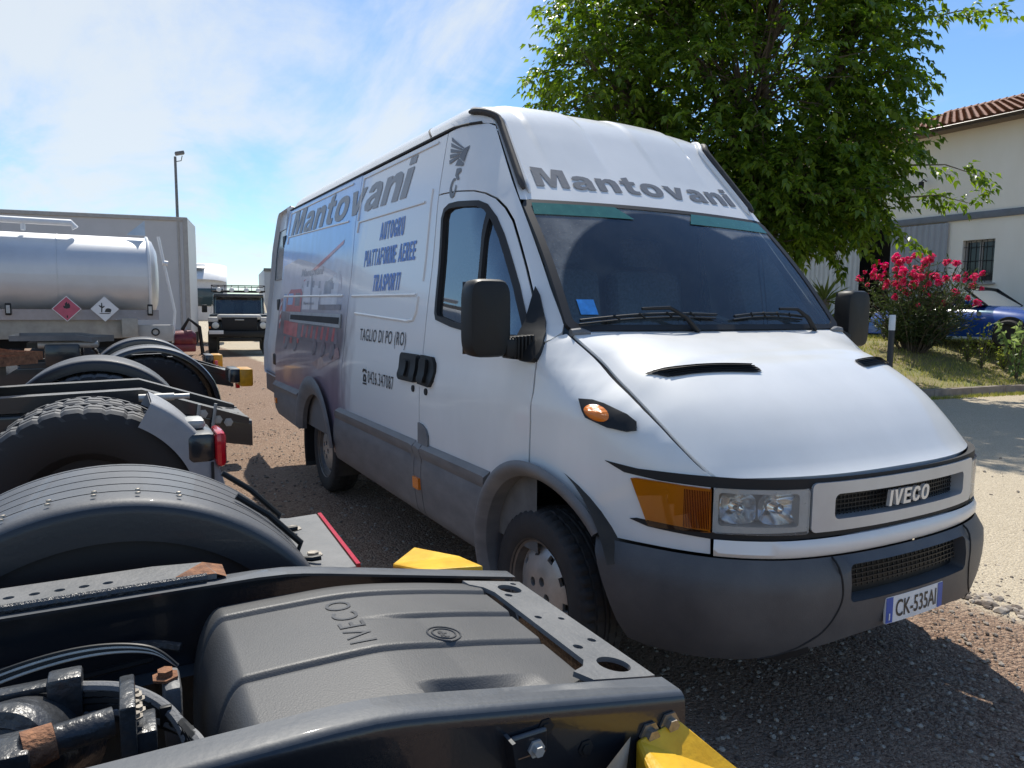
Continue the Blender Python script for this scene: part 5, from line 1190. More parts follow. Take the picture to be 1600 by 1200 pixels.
mb = MB(); mb.box((-.10, -.825, .74), (.09, .03, .12), .01); bk_ = mb.build('cover_bracket', CHG, T1); bolt_at(bk_, (-.10, -.835, .80), .014, 'z', .016, RUST)
mb = MB(); mb.box((0, -1.35, .70), (.69, .10, .16), .02); mb.build('frame_crossmember', CHB, T1)
mb = MB(); mb.box((0, -1.2, .50), (1.2, .18, .20), .04); mb.build('axle', DARK, T1)

RAMP = dusty_lit_top('ramp_black', (.018, .021, .026), (.22, .22, .215), .3, .3, .5, .85)  # whitish upper faces paint the light on the ramp tops
# ---- second tractor: bare twin tyres, torn grey mudguard, red lamp
T2 = thing('truck_tractor', 'black truck tractor with bare twin tyre, chipped grey mudguard strip and red tail lamp', 'truck', (-2.62, -1.62, 0), R(-1.0), GRPT)
for sg in (-1, 1): rail(T2, sg)
crossplate(T2)
for x in (1.10, .80, -.80, -1.10): put_tyre(T2, x, -.86)
WORN = mat('chipped_grey_guard', (.24, .25, .27), .5, col2=(.34, .35, .37), vscale=3, bump=.1, bscale=60)
mudguard(T2, 1, -.86, .51, .595, R(2), R(62), .80, 1.30, WORN, False, .13, 'mudguard_strip')
mudguard(T2, -1, -.86, .51, .60, R(5), R(170), 1.28, .70, MUDM, False, .08)
mb = MB(); mb.box((1.13, -.375, .80), (.36, .13, .15), .03); lb_ = mb.build('lamp_box', CHB, T2)
mb = MB(); mb.box((1.20, -.290, .79), (.26, .05, .175), .025); mb.build('tail_lamp', REDL, lb_)
mb = MB(); mb.box((1.12, -.39, .90), (.16, .09, .05), .02); mb.build('white_cover', PALE, lb_)
mb = MB(); mb.box((1.15, -.33, .56), (.34, .012, .34)); mb.build('mud_flap', BLACKM, T2, False)
# coupling ramps that slope down to the tail
for sg in (-1, 1):
    mb = MB(); mb.prism([(-.02, .80), (-.60, 1.00), (-1.20, .985), (-1.9, .955), (-1.9, .90), (-.60, .90), (-.02, .76)], .27, .38, lambda u, v, t: (sg*t, u, v)); rp_ = mb.build('coupling_ramp', RAMP, T2, False); fixnormals(rp_)
for p in ((.381, -.20, .80), (.381, -.28, .84), (.381, -.36, .80), (.381, -.14, .78)): bolt_at(T2, p, .016, 'x', .014, PALE)
for y in (-.24, -.33): 
    mb = MB(); mb.tube([(.40, y, .70), (.40, y+.03, .90)], .010, 6); mb.build('stay_rod', PALE, T2)
mb = MB(); mb.tube([(.50, -.62, .965), (.50, -.44, .965)], .022, 10); mb.tube([(.50, -.44, .965), (.50, -.36, .965)], .015, 8); mb.build('damper', PALE, T2)
fifth_wheel(T2, -1.55, 1.17, CHB, RUST)
mb = MB(); mb.box((0, -1.2, .50), (1.3, .18, .20), .04); mb.build('axle', DARK, T2)
# ---- third tractor: full black arches with tops painted pale as sunlit, amber lamp on a bracket
T3 = thing('truck_tractor', 'far black truck tractor with two glossy arched mudguards and yellow rear lamps', 'truck', (-6.20, -1.20, 0), R(-1.0), GRPT)
for sg in (-1, 1): rail(T3, sg)
crossplate(T3)
for x in (1.10, .80, -.80, -1.10): put_tyre(T3, x, -.82)
GL = dusty_lit_top('gloss_black_guard', (.022, .024, .030), (.15, .155, .165), .22, .5, .3, .8)  # sun on the arches is coloured into the upward faces
mudguard(T3, 1, -.82, .51, .60, R(-2), R(182), 1.27, .72, GL, False, .08); mudguard(T3, -1, -.82, .51, .60, R(-2), R(182), 1.27, .72, GL, False, .08)
for sg in (-1, 1):
    mb = MB(); mb.prism([(-.02, .78), (-.55, .96), (-1.20, .94), (-1.9, .92), (-1.9, .88), (-.60, .88), (-.02, .74)], .27, .37, lambda u, v, t: (sg*t, u, v)); fixnormals(mb.build('coupling_ramp', RAMP, T3, False))
    mb = MB(); mb.box((sg*1.12, -.10, .82), (.36, .10, .14), .02); lb_ = mb.build('lamp_box', CHB, T3)
    mb = MB(); mb.box((sg*1.16, .0, .80), (.30, .12, .17), .015); yl = mb.build('yellow_lamp', mat('amber_plastic', (.62, .30, .01), .35, var=.2, vscale=20), lb_)
    mb = MB(); mb.box((sg*.90, -.03, .74), (.05, .04, .16), .008); mb.build('red_marker', REDL, lb_)
fifth_wheel(T3, -1.55, 1.14, CHB, CHG); 
mb = MB(); mb.box((0, -1.2, .50), (1.3, .18, .20), .04); mb.build('axle', DARK, T3)
mb = MB(); mb.tube([(.35, -1.75, 1.10), (.35, -1.25, 1.10)], .035, 10); mb.build('air_line_rail', PALE, T3)
T3f = T3

# ================================================================== tanker, trailer, background vehicles
TK = thing('tanker', 'polished silver road tanker carrying two diamond hazard placards', 'tanker', (-10.9, -1.75, 0), R(0))
TANKM = mat('tank_aluminium', (.60, .61, .62), .42, metal=.38, var=.06, vscale=2, bump=.03, bscale=4)
def tsec(a, k=1.0):
    c, s_ = math.cos(a), math.sin(a); n_ = 2.6
    return (.92*k*math.copysign(abs(c)**(2/n_), c), 1.92+.64*k*math.copysign(abs(s_)**(2/n_), s_))
mb = MB(); ends = [(.16, .0), (.155, .35), (.13, .7), (.07, .92), (0, 1.0), (-7.5, 1.0)]
mb.grid(lambda i, j: (lambda e, q: (q[0], e[0], q[1]))(ends[int(round(i*5))], tsec(2*math.pi*j, max(.001, ends[int(round(i*5))][1]))), 5, 64)
tkb = mb.build('tank_shell', TANKM, TK); fixnormals(tkb)
mb = MB(); mb.tube([(tsec(2*math.pi*k/48, 1.012)[0], 0.0, tsec(2*math.pi*k/48, 1.012)[1]) for k in range(49)], .022, 8, False); mb.build('end_ring', WHITE, tkb)
for y in (-1.2, -2.4): 
    mb = MB(); mb.tube([(tsec(2*math.pi*k/48, 1.004)[0], y, tsec(2*math.pi*k/48, 1.004)[1]) for k in range(49)], .006, 6, False); mb.build('weld_seam', TANKM, tkb)
mb = MB(); mb.tube([(.55, -.95, 2.62), (.55, -1.0, 2.70), (.55, -3.5, 2.70)], .05, 10); mb.tube([(.55, -1.6, 2.56), (.55, -1.6, 2.68)], .03, 8); mb.build('walkway_rail', WHITE, TK)
mb = MB(); mb.prism([(-.02, 2.57), (-.28, 2.57), (-.02, 2.80)], .50, .515, lambda u, v, t: (t, u, v)); fixnormals(mb.build('spray_fin', mat('pale_blue_sheet', (.42, .52, .62), .4, var=.1), TK, False))
mb = MB(); mb.grid(lambda i, j: (.955-.03*j, lerp(.10, -7, i), lerp(1.42, 1.27, j)), 6, 3); mb.build('side_rail', mat('rail_pale_blue', (.36, .42, .50), .25, metal=.5, var=.1), TK)
mb = MB(); mb.box((.80, -3.0, 1.14), (.06, 5.6, .30), .01); mb.build('side_skirt', mat('skirt_beige', (.36, .34, .29), .6, var=.15), TK)
mb = MB(); mb.box((.90, -.30, 1.15), (.08, .22, .30), .02); mb.build('corner_bracket', mat('skirt_beige', (.4, .4, .4)), TK)
def diamond(y, bg_, nm, glyph):
    pm = lambda u, v: (.975, y+u, 1.43+v)
    pl = patch('hazard_placard', [(0, -.185), (.185, 0), (0, .185), (-.185, 0)], pm, WHITE, TK, step=.1, rim=.006)
    patch('placard_field', [(0, -.172), (.172, 0), (0, .172), (-.172, 0)], lambda u, v: (.9765, y+u, 1.43+v), bg_, pl, step=.1)
    for g in glyph: patch('placard_symbol', g, lambda u, v: (.978, y+u, 1.43+v), BLKTXT, pl, step=.06)
fl = [(-.035, .01), (-.045, .045), (-.02, .04), (-.022, .075), (.005, .105), (.012, .07), (.03, .085), (.045, .045), (.038, .012), (.0, -.0)]
diamond(-1.10, mat('placard_red', (.50, .10, .15), .5, var=.15), 'flame', [fl, [(-.005, -.13), (.012, -.13), (.012, -.095), (-.005, -.095)]])
tr_ = [(-.05, -.05), (-.035, -.05), (-.03, .01), (.0, .035), (-.005, .05), (-.028, .035), (-.032, .09), (-.045, .09), (-.046, .045), (-.075, .06), (-.075, .045), (-.047, .015)]
fs_ = [(-.005, -.045)]+[(.045+.04*math.cos(R(a)), -.018+.030*math.sin(R(a))) for a in range(180, -20, -25)]+[(.075, -.05)]
diamond(-.62, WHITE, 'fish', [tr_, fs_, [(-.085, -.06), (.08, -.06), (.05, -.072), (-.05, -.072)]])
for y in (-1.80, -.02):
    mb = MB(); mb.box((.975, y, 1.42), (.02, .075, .17), .01); mk = mb.build('side_marker', BLACKP, TK); mb = MB(); mb.box((.987, y, 1.42), (.006, .045, .11)); mb.build('marker_lens', PALE, mk)
mb = MB(); mb.box((.78, .02, 1.06), (.10, .55, .26), .01); cb = mb.build('valve_cabinet', mat('cabinet_grey', (.40, .39, .36), .5, var=.1), TK)
mb = MB(); mb.tube([(.84, .05+.05*math.cos(a*math.pi/10), 1.08+.05*math.sin(a*math.pi/10)) for a in range(21)], .010, 6, False); mb.build('gauge_ring', BLACKP, cb)
mb = MB(); mb.tube([(.70, .30, .9), (.70, .34, 1.4), (.70, .22, 2.1), (.68, .15, 2.55)], .022, 8); mb.tube([(.70, .27, 2.14), (.70, .19, 2.15)], .04, 8); mb.build('vent_pipe', WHITE, TK)
mb = MB(); mb.lathe([(.001, -.16), (.13, -.16), (.15, -.05), (.15, .10), (.10, .16), (.001, .16)], (.62, .48, .95), 'y', 18); mb.box((.6, .45, .82), (.35, .35, .12), .02); mb.build('red_pump', mat('pump_red', (.16, .015, .02), .4, var=.3, vscale=12), TK)
mb = MB(); mb.tube([(.55, .45, 1.1), (.6, .55, 1.28), (.62, .70, 1.15), (.62, .74, .7)], .03, 8); mb.build('black_hose', BLACKP, TK)
for y in (-1.2, -2.5):
    for x in (.62, -.62): put_tyre(TK, x, y)
mb = MB(); mb.box((0, -3, .95), (.9, 7.2, .22)); mb.build('tanker_frame', DARK, TK, False)
# long box trailer
TL = thing('box_trailer', 'tall plain grey box trailer standing behind the tanker', 'trailer', (-19.6, -.28, 0), R(-11))
TRM = mat('trailer_sheet', (.47, .475, .475), .5, col2=(.52, .525, .53), vscale=1.2, bump=.03, bscale=3)
mb = MB(); mb.box((-1.25, -6.5, 2.32), (2.45, 13.0, 3.20)); mb.build('trailer_box', TRM, TL, False)
FRM = mat('trailer_frame', (.36, .35, .33), .5, var=.1)
mb = MB(); mb.box((-.015, -6.5, 3.86), (.06, 13.04, .10), .01); mb.box((-.015, -.04, 2.3), (.07, .12, 3.2), .012); mb.box((-.015, -.22, 2.3), (.05, .05, 3.1), .01); mb.box((-.015, -6.5, .74), (.06, 13.0, .12), .01); mb.build('trailer_edging', FRM, TL, False)
mb = MB(); mb.box((-.03, -.35, .72), (.10, .75, .26), .01); mb.box((-.6, -.25, .50), (.3, .4, .25), .02); mb.build('trailer_corner_step', mat('pinkish_step', (.40, .34, .32), .6, var=.15), TL)
for y in (-2.2, -3.4, -4.6): put_tyre(TL, -.35, y)
mb = MB(); mb.box((-.2, -.8, .30), (.02, .5, .55)); mb.build('mud_flap', BLACKM, TL, False)
# off-road car facing the camera
LRm = mat('dark_car_paint', (.020, .026, .032), .28, var=.2, coat=.5); LRw = mat('bonnet_pale_reflection', (.46, .44, .41), .4, col2=(.58, .56, .52), vscale=3, coat=.3)  # LRw: white reflection painted into the colour of bonnet and wings
LRo = thing('offroad_car', 'boxy dark off-road car with roof rack and spot lamps, facing the camera', 'car', (-22.2, 1.42, 0), R(-8.6))
mb = MB(); mb.box((-.9, 0, .95), (3.0, 1.74, .62), .05); mb.box((1.08, 0, .80), (.5, 1.5, .40), .04); mb.build('body', LRm, LRo)
mb = MB(); mb.box((.72, 0, 1.17), (1.15, 1.26, .16), .05); mb.build('bonnet', LRw, LRo)
for sg in (-1, 1):
    mb = MB(); mb.box((.80, sg*.745, 1.06), (1.05, .29, .22), .04); mb.build('wing', LRw, LRo)
    mb = MB(); mb.box((1.32, sg*.70, .88), (.06, .36, .30), .02); fp = mb.build('lamp_panel', BLACKP, LRo)
    mb = MB(); mb.lathe([(.001, .030), (.05, .025), (.085, .012), (.10, 0), (.10, -.02)], (1.355, sg*.68, .92), 'x', 20); mb.build('headlamp', mat('headlamp_pale', (.72, .72, .66), .15, var=.05), fp)
    mb = MB(); mb.box((1.355, sg*.84, .86), (.02, .06, .06), .01); mb.build('indicator', AMBER, fp)
    for x in (.82, -1.75):
        mb = MB(); mb.lathe([(.20, .12), (.34, .13), (.385, .10), (.39, 0), (.385, -.10), (.34, -.13), (.20, -.12), (.18, .06), (.001, .06)], (x, sg*.78, .385), 'y', 28); mb.build('wheel', RUBBER, LRo)
    mb = MB(); mb.box((.02, sg*1.02, 1.42), (.06, .16, .24), .02); mb.build('wing_mirror', BLACKP, LRo)
    mb = MB(); mb.grid(lambda i, j: (lerp(-.35, -1.9, i), sg*(.87-.10*j), lerp(1.27, 1.78, j)), 3, 2); mb.build('side_window', mat('dark_car_glass', (.05, .08, .09), .06, var=.1), LRo)
mb = MB(); mb.box((1.34, 0, .96), (.08, 1.02, .42), .03); mb.build('grille', BLACKM, LRo); mb = MB(); mb.box((1.386, .0, 1.09), (.012, .26, .035), .004); mb.build('bonnet_badge', PALE, LRo)
mb = MB(); mb.box((1.46, 0, .66), (.16, 1.78, .19), .03); mb.box((1.42, 0, .50), (.1, 1.2, .12), .02); mb.build('bumper', BLACKP, LRo)
mb = MB(); mb.box((1.55, -.66, .72), (.014, .40, .11), .004); mb.build('number_plate', WHITE, LRo)
mb = MB(); mb.box((-1.10, 0, 1.84), (2.1, 1.52, .12), .05); mb.box((-.18, .74, 1.55), (.07, .05, .60), .01, Matrix.Rotation(R(-14), 3, 'Y')); mb.box((-.18, -.74, 1.55), (.07, .05, .60), .01, Matrix.Rotation(R(-14), 3, 'Y')); mb.box((-2.1, 0, 1.5), (.1, 1.5, .6), .03); mb.build('cab', LRm, LRo)
mb = MB(); mb.grid(lambda i, j: (lerp(-.08, -.24, i), lerp(-.72, .72, j), lerp(1.28, 1.80, i)), 1, 4); mb.build('windscreen', glass('far_car_glass', (.30, .42, .44), .05, ior=1.8), LRo)
for sg in (-1, 1):
    mb = MB(); mb.box((-.75, sg*.36, 1.35), (.14, .46, .60), .06); mb.box((-.78, sg*.36, 1.70), (.10, .24, .16), .04); mb.build('seat', FAB, LRo)
mb = MB()
for z in (1.98, 2.16):
    mb.tube([(-.05, -.80, z), (-.05, .80, z), (-1.9, .80, z), (-1.9, -.80, z), (-.05, -.80, z)], .016, 6)
for k in range(9): mb.tube([(-.05, -.80+.2*k, 1.95), (-.05, -.80+.2*k, 2.16)], .010, 5)
for k in range(6): mb.tube([(-.3-.3*k, -.8, 2.0), (-.3-.3*k, .8, 2.0)], .012, 5)
rk = mb.build('roof_rack', BLACKM, LRo)
for y in (-.58, -.20, .24, .60):
    mb = MB(); mb.lathe([(.001, .03), (.06, .025), (.075, 0), (.04, -.07)], (.02, y, 2.02), 'x', 16); mb.build('spot_lamp', WHITE, rk)
# lorries behind it
WC = thing('white_lorry', 'white lorry cab roof with skylight showing behind the off-road car', 'truck', (-29.5, .9, 0), R(-8))
mb = MB(); mb.grid(lambda i, j: (lerp(1.0, -1.2, i), lerp(-1.2, 1.2, j)*(1-.12*i*0), lerp(2.55, 3.25, min(1, i*1.8)**.6)-.10*abs(2*j-1)**4), 10, 12); mb.box((-.3, 0, 1.75), (2.2, 2.4, 1.7), .08); mb.build('cab', WHITE, WC)
mb = MB(); mb.box((.55, -.02, 3.06), (.5, .85, .06), .02, Matrix.Rotation(R(20), 3, 'Y')); mb.build('roof_hatch', mat('hatch_grey', (.25, .28, .30), .3), WC)
mb = MB(); mb.box((.83, 0, 1.85), (.04, 2.1, .7), .02); mb.build('windscreen', mat('dark_car_glass', (.05, .08, .09), .06), WC)
for sg in (-1, 1): put_tyre(WC, sg*1.0, -.1).rotation_euler = (0, 0, R(90))
BX = thing('box_lorry', 'pale box lorry with dark cab side parked behind the off-road car', 'truck', (-31.5, 5.2, 0), R(-8))
mb = MB(); mb.box((-3, 0, 2.0), (6, 2.4, 2.4), .03); mb.build('box_body', mat('lorry_box', (.45, .47, .48), .5, var=.05), BX)
mb = MB(); mb.box((.02, .0, 3.16), (.08, 2.44, .14), .02); mb.build('box_edge', mat('box_edge_dark', (.16, .16, .15), .6), BX)
mb = MB(); mb.box((.5, .85, 2.05), (.9, .7, 1.7), .1); mb.build('cab', LRm, BX)
for sg in (-1, 1): put_tyre(BX, sg*.9, .0).rotation_euler = (0, 0, R(90))
BL = thing('boom_lift', 'blue boom lift arm raised behind the lorries', 'lift', (-46, 10.0, 0), R(60))
BLU = mat('boom_blue', (.05, .14, .26), .4, var=.15)
mb = MB(); mb.tube([(0, 0, 1.0), (.2, .6, 3.2), (.5, 1.6, 4.6)], .17, 6); bo2 = mb.build('boom_arm', BLU, BL)
mb = MB(); mb.tube([(.5, 1.6, 4.6), (2.8, 2.9, 4.2)], .14, 6); mb.build('jib', BLU, BL)
mb = MB()
for k in range(3): mb.tube([(.6+.6*k, 1.7+.3*k, 4.65), (.6+.6*k, 1.7+.3*k, 5.2)], .03, 5)
mb.tube([(.6, 1.7, 5.2), (1.8, 2.3, 5.2)], .03, 5); mb.build('basket_rail', BLU, BL)
mb = MB(); mb.box((0, 0, .8), (2.2, 1.8, 1.0), .1); mb.build('chassis', BLU, BL)
# lamp post
LPo = thing('lamp_post', 'slender grey lamp post with a single flood lamp above the trailer', 'lamp post', (-31.2, .50, 0))
mb = MB(); mb.tube([(0, 0, 0), (0, 0, 4), (0, 0, 7.65)], [.085, .065, .05], 10); mb.build('post', mat('post_grey', (.16, .16, .16), .6, var=.15), LPo)
mb = MB(); mb.box((.15, .16, 7.78), (.25, .36, .14), .03, Matrix.Rotation(R(15), 3, 'X')); mb.build('lamp_head', mat('post_grey', (.16, .16, .16)), LPo)
mb = MB(); mb.tube([(0, .02, 7.45), (.05, .22, 7.5), (.1, .26, 7.7)], .02, 6); mb.build('lamp_arm', mat('post_grey', (.16, .16, .16)), LPo)
# ================================================================== building behind the verge
BD = thing('farm_building', 'cream rendered building with tiled roof, grey band and barred window', 'building', (-10.0, 17.0, .55))
REND = mat('cream_render', (.80, .755, .655), .9, col2=(.86, .82, .73), vscale=1.3, bump=.15, bscale=60, stretch=(1, 1, .3))
BX0, BY0, BZ0 = -10.0, 17.0, .55
bm_ = lambda x, z: (x-BX0, 0.0, z-BZ0)
winr = [(-8.33, 2.24), (-7.55, 2.24), (-7.55, 3.33), (-8.33, 3.33)]; dorr = [(-13.2, .56), (-8.78, .56), (-8.78, 3.84), (-13.2, 3.84)]
BW = patch('front_wall', [(-26, .3), (6, .3), (6, 6.25), (-26, 6.25)], bm_, REND, BD, holes=[winr, dorr], step=.9, rim=.22)
mb = MB(); mb.box((-16, 5.5, 2.9), (.2, 11, 5.8)); mb.box((16, 5.5, 2.9), (.2, 11, 5.8)); mb.box((0, 11, 2.9), (32, .2, 5.8)); mb.build('side_walls', REND, BD, False)
mb = MB(); mb.box((-1.5, -.03, 3.385), (31, .08, .17), .008); mb.build('grey_band', mat('band_grey', (.15, .165, .19), .5, var=.12, vscale=4), BD)
# sliding door leaves of ribbed sheet
SHT = mat('door_sheet_grey', (.30, .315, .345), .45, var=.08, vscale=2, coat=.1)
def ribbed(x0, x1, z0, z1, yo):
    n = int((x1-x0)/.04); mb = MB()
    mb.grid(lambda i, j: (lerp(x0, x1, i)-BX0, yo-(.026 if int(round(i*n)) % 4 in (0, 1) else 0), lerp(z0, z1, j)-BZ0), n, 1); return mb
ribbed(-10.25, -8.70, .7, 3.82, -.05).build('sliding_door', SHT, BD, False)
ribbed(-13.1, -11.20, .7, 3.82, -.05).build('sliding_door', mat('door_sheet_pale', (.50, .51, .52), .45, var=.08, vscale=2), BD, False)
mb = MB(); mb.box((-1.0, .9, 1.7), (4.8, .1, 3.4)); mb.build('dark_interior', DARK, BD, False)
# window with casements, panes and bars
wx = lambda x: x-BX0
WFM = mat('window_frame_grey', (.36, .35, .33), .5, var=.1); fr_ = MB()
for x in (-8.30, -7.955, -7.925, -7.58): fr_.box((wx(x), .16, 2.785-BZ0), (.05, .06, 1.06), .006)
for z in (2.27, 3.30): fr_.box((wx(-7.94), .16, z-BZ0), (.74, .05, .05), .006)
WF = fr_.build('window', WFM, BD)
for x in (-8.13, -7.75): 
    mb = MB(); mb.grid(lambda i, j: (wx(x)+(i-.5)*.32, .17, lerp(2.28, 3.29, j)-BZ0), 1, 1); mb.build('pane', mat('dark_window_glass', (.015, .018, .02), .05, var=.1), WF)
for k in range(6):
    mb = MB(); mb.tube([(wx(-8.27+.13*k), .04, 2.26-BZ0), (wx(-8.27+.13*k), .04, 3.32-BZ0)], .008, 6); mb.build('window_bar', BLACKM, WF)
for z in (2.42, 2.80, 3.15):
    mb = MB(); mb.tube([(wx(-8.32), .04, z-BZ0), (wx(-7.56), .04, z-BZ0)], .007, 6); mb.build('window_bar', BLACKM, WF)
mb = MB(); mb.box((wx(-7.94), -.02, 2.215-BZ0), (.92, .14, .05), .008); mb.build('sill', mat('sill_stone', (.40, .38, .35), .8, var=.1), WF)
# roof: soffit, gutter, barrel tiles
TILE = leafmat('roof_tile_clay', (.33, .175, .115), (.50, .30, .21), trans=0.0, rough=.85)
RY0, RZ0, PIT = 16.52, 6.20, R(17.5)
mb = MB(); mb.grid(lambda i, j: (lerp(-16.2, 16.2, i), lerp(-.5, 5.4, j), RZ0-.05-BZ0+lerp(0, 5.9, j)*math.tan(PIT)), 2, 2); mb.grid(lambda i, j: (lerp(-16.2, 16.2, i), lerp(-.5, .02, j), RZ0-.09-BZ0+.02*j), 2, 1); RF = mb.build('roof', mat('roof_underside', (.20, .15, .11), .9, var=.1), BD, False)
mb = MB(); mb.grid(lambda i, j: (lerp(-16.2, 16.2, i), -.56-.065*math.cos(math.pi*j), RZ0-.03-BZ0-.065*math.sin(math.pi*j)), 8, 8); mb.tube([(-16.2, -.625, RZ0-.03-BZ0), (16.2, -.625, RZ0-.03-BZ0)], .012, 6); mb.build('gutter', mat('gutter_brown', (.045, .032, .028), .4, var=.2), BD)
def tile_shape(mb, x, s, y0=0.0):
    def g(i, j):
        a = math.pi*j; r_ = lerp(.088, .072, i); d = lerp(0, .40, i); lift = lerp(.035, 0.0, i)
        px = x+r_*math.cos(a); up = r_*.62*math.sin(a)+lift; yy = -.52+(s+d)*math.cos(PIT)-up*math.sin(PIT); zz = RZ0-BZ0+(s+d)*math.sin(PIT)+up*math.cos(PIT)
        return (px, yy, zz)
    mb.grid(g, 1, 6)
t0 = MB(); tile_shape(t0, 0, 0); TL0 = t0.build('roof_tile', TILE, RF); nt_ = 0
rest = MB(); first = True
ca, sa = math.cos(PIT), math.sin(PIT)
for row in range(17):
    for c_ in range(120):
        x = -9.0+.19*c_; wxx = x+BX0
        vis = -11.6 < wxx < -6.6
        dx, dy, dz = x+random.uniform(-.006, .006), row*.345*ca, row*.345*sa
        if vis and row < 11 and nt_ < 295:
            o_ = TL0 if first else TL0.copy()
            if not first: COL.objects.link(o_)
            first = False; o_.parent = RF; o_.location = (dx, dy, dz); nt_ += 1
        else:
            b = len(rest.v); rest.v += [(a+dx, b_+dy, c+dz) for a, b_, c in t0.v]; rest.f += [tuple(i+b for i in f) for f in t0.f]
rt__ = rest.build('roof_tiles_far', TILE, RF); rt__['kind'] = 'stuff'
for k in range(48):
    mb = MB(); x = -6.0+.42*k*.5
    if -2.2 < x < 3.8:
        mb.grid(lambda i, j: (x+.43*i*.5, 5.1+.11*math.cos(math.pi*j), RZ0-BZ0+5.62*math.tan(PIT)+.10*math.sin(math.pi*j)+.03*i), 1, 6); mb.build('ridge_tile', TILE, RF)
mb = MB(); mb.box((wx(-9.40), -.22, 4.87-BZ0), (.10, .10, .16), .01); mb.tube([(wx(-9.40), 0, 4.98-BZ0), (wx(-9.40), -.12, 5.02-BZ0), (wx(-9.40), -.22, 4.95-BZ0)], .015, 6); mb.build('wall_lantern', BLACKM, BD)

# ================================================================== open blue car beside the building
CARB = mat('car_blue', (.018, .075, .34), .22, var=.05, coat=.9)
CR = thing('open_car', 'shiny blue open-top sports car parked beside the building', 'car', (-6.9, 14.95, .74), 0)
def carbody(i, j):
    x = lerp(-2.0, 2.05, i); top = sinterp([(-2.0, .78), (-1.4, .90), (-.6, .93), (.3, .92), (1.0, .88), (1.6, .78), (2.05, .55)], x); w_ = .84*(1-.10*max(0, abs(x)-1.3)**1.5)
    a = math.pi*j; n_ = 3.2; c, s_ = math.cos(a), math.sin(a)
    return (x, w_*math.copysign(abs(c)**(2/n_), c), .22+(top-.22)*abs(s_)**(2/n_))
mb = MB(); mb.grid(carbody, 40, 32); cbd = mb.build('body', CARB, CR); fixnormals(cbd)
for sg in (-1, 1):
    for x in (-1.30, 1.22):
        mb = MB(); mb.lathe([(.001, .0), (.33, .0), (.35, .01)], (x, sg*.832, .32), 'y', 28); mb.build('wheel_well', BLACKM, CR)
        mb = MB(); mb.lathe([(.21, .10), (.27, .10), (.30, .07), (.30, -.07), (.27, -.10), (.21, -.10), (.19, -.05), (.05, -.06), (.001, -.06)], (x, sg*.80, .30), 'y', 28); mb.build('wheel', RUBBER, CR)
    mb = MB(); mb.box((.42, sg*.92, .96), (.12, .18, .10), .03); mb.build('door_mirror', CARB, CR)
    mb = MB(); mb.lathe([(.001, .004), (.05, .004), (.05, 0)], (.62, sg*.86, .72), 'y', 14); mb.build('side_badge', PALE, CR)
    mb = MB(); mb.box((-.55, sg*.36, .92), (.18, .44, .42), .07); st_ = mb.build('seat', BLACKM, CR); mb = MB(); mb.box((-.62, sg*.36, 1.16), (.10, .24, .16), .05); mb.build('headrest', BLACKM, st_)
mb = MB(); mb.grid(lambda i, j: (lerp(.78, .22, i)-.06*(2*j-1)**2, lerp(-.72, .72, j)*(1-.08*i), lerp(.90, 1.27, i)), 4, 10); mb.build('windscreen', glass('far_car_glass', (.3, .4, .4)), CR)
mb = MB(); mb.tube([(.70, -.73, .90), (.18, -.67, 1.28), (.22, 0, 1.30), (.18, .67, 1.28), (.70, .73, .90)], .025, 8); mb.build('screen_frame', BLACKP, CR)
mb = MB(); mb.box((-1.0, 0, .95), (.5, 1.3, .16), .06); mb.build('folded_hood', BLACKM, CR)
mb = MB(); mb.grid(lambda i, j: (lerp(-.9, .55, i), lerp(-.62, .62, j), .915+.0*i), 2, 2); mb.build('cockpit', BLACKM, CR)
CR2 = thing('dark_car', 'dark car roof just showing behind the blue open car', 'car', (-4.6, 16.2, .76), R(5))
mb = MB(); mb.grid(lambda i, j: (lerp(-2, 2, i), .8*math.cos(math.pi*j), .3+(sinterp([(-2, .55), (-1.2, .75), (-.6, 1.1), (.4, 1.12), (1.0, .8), (2, .6)], lerp(-2, 2, i))-.3)*abs(math.sin(math.pi*j))**.6), 24, 20); fixnormals(mb.build('body', mat('dark_car_paint2', (.02, .02, .022), .3, coat=.5), CR2))

# ================================================================== plants
def leaf_add(V_, F_, p, d, n, l, wd, fold=.25, droop=0.0):
    d = d.normalized(); s_ = d.cross(n); s_ = s_.normalized() if s_.length > 1e-4 else d.orthogonal().normalized(); up_ = s_.cross(d)
    b = len(V_); m1 = p+d*l*.40; tip = p+d*l-Vector((0, 0, droop*l))
    V_.extend([p, m1+s_*wd*.5+up_*wd*fold, m1+d*l*.05-Vector((0, 0, droop*l*.3)), m1-s_*wd*.5+up_*wd*fold, tip])
    F_.extend([(b, b+2, b+1), (b, b+3, b+2), (b+1, b+2, b+4), (b+2, b+3, b+4)])
def rv(): 
    while True:
        v = Vector((random.uniform(-1, 1), random.uniform(-1, 1), random.uniform(-1, 1)))
        if .05 < v.length < 1: return v.normalized()
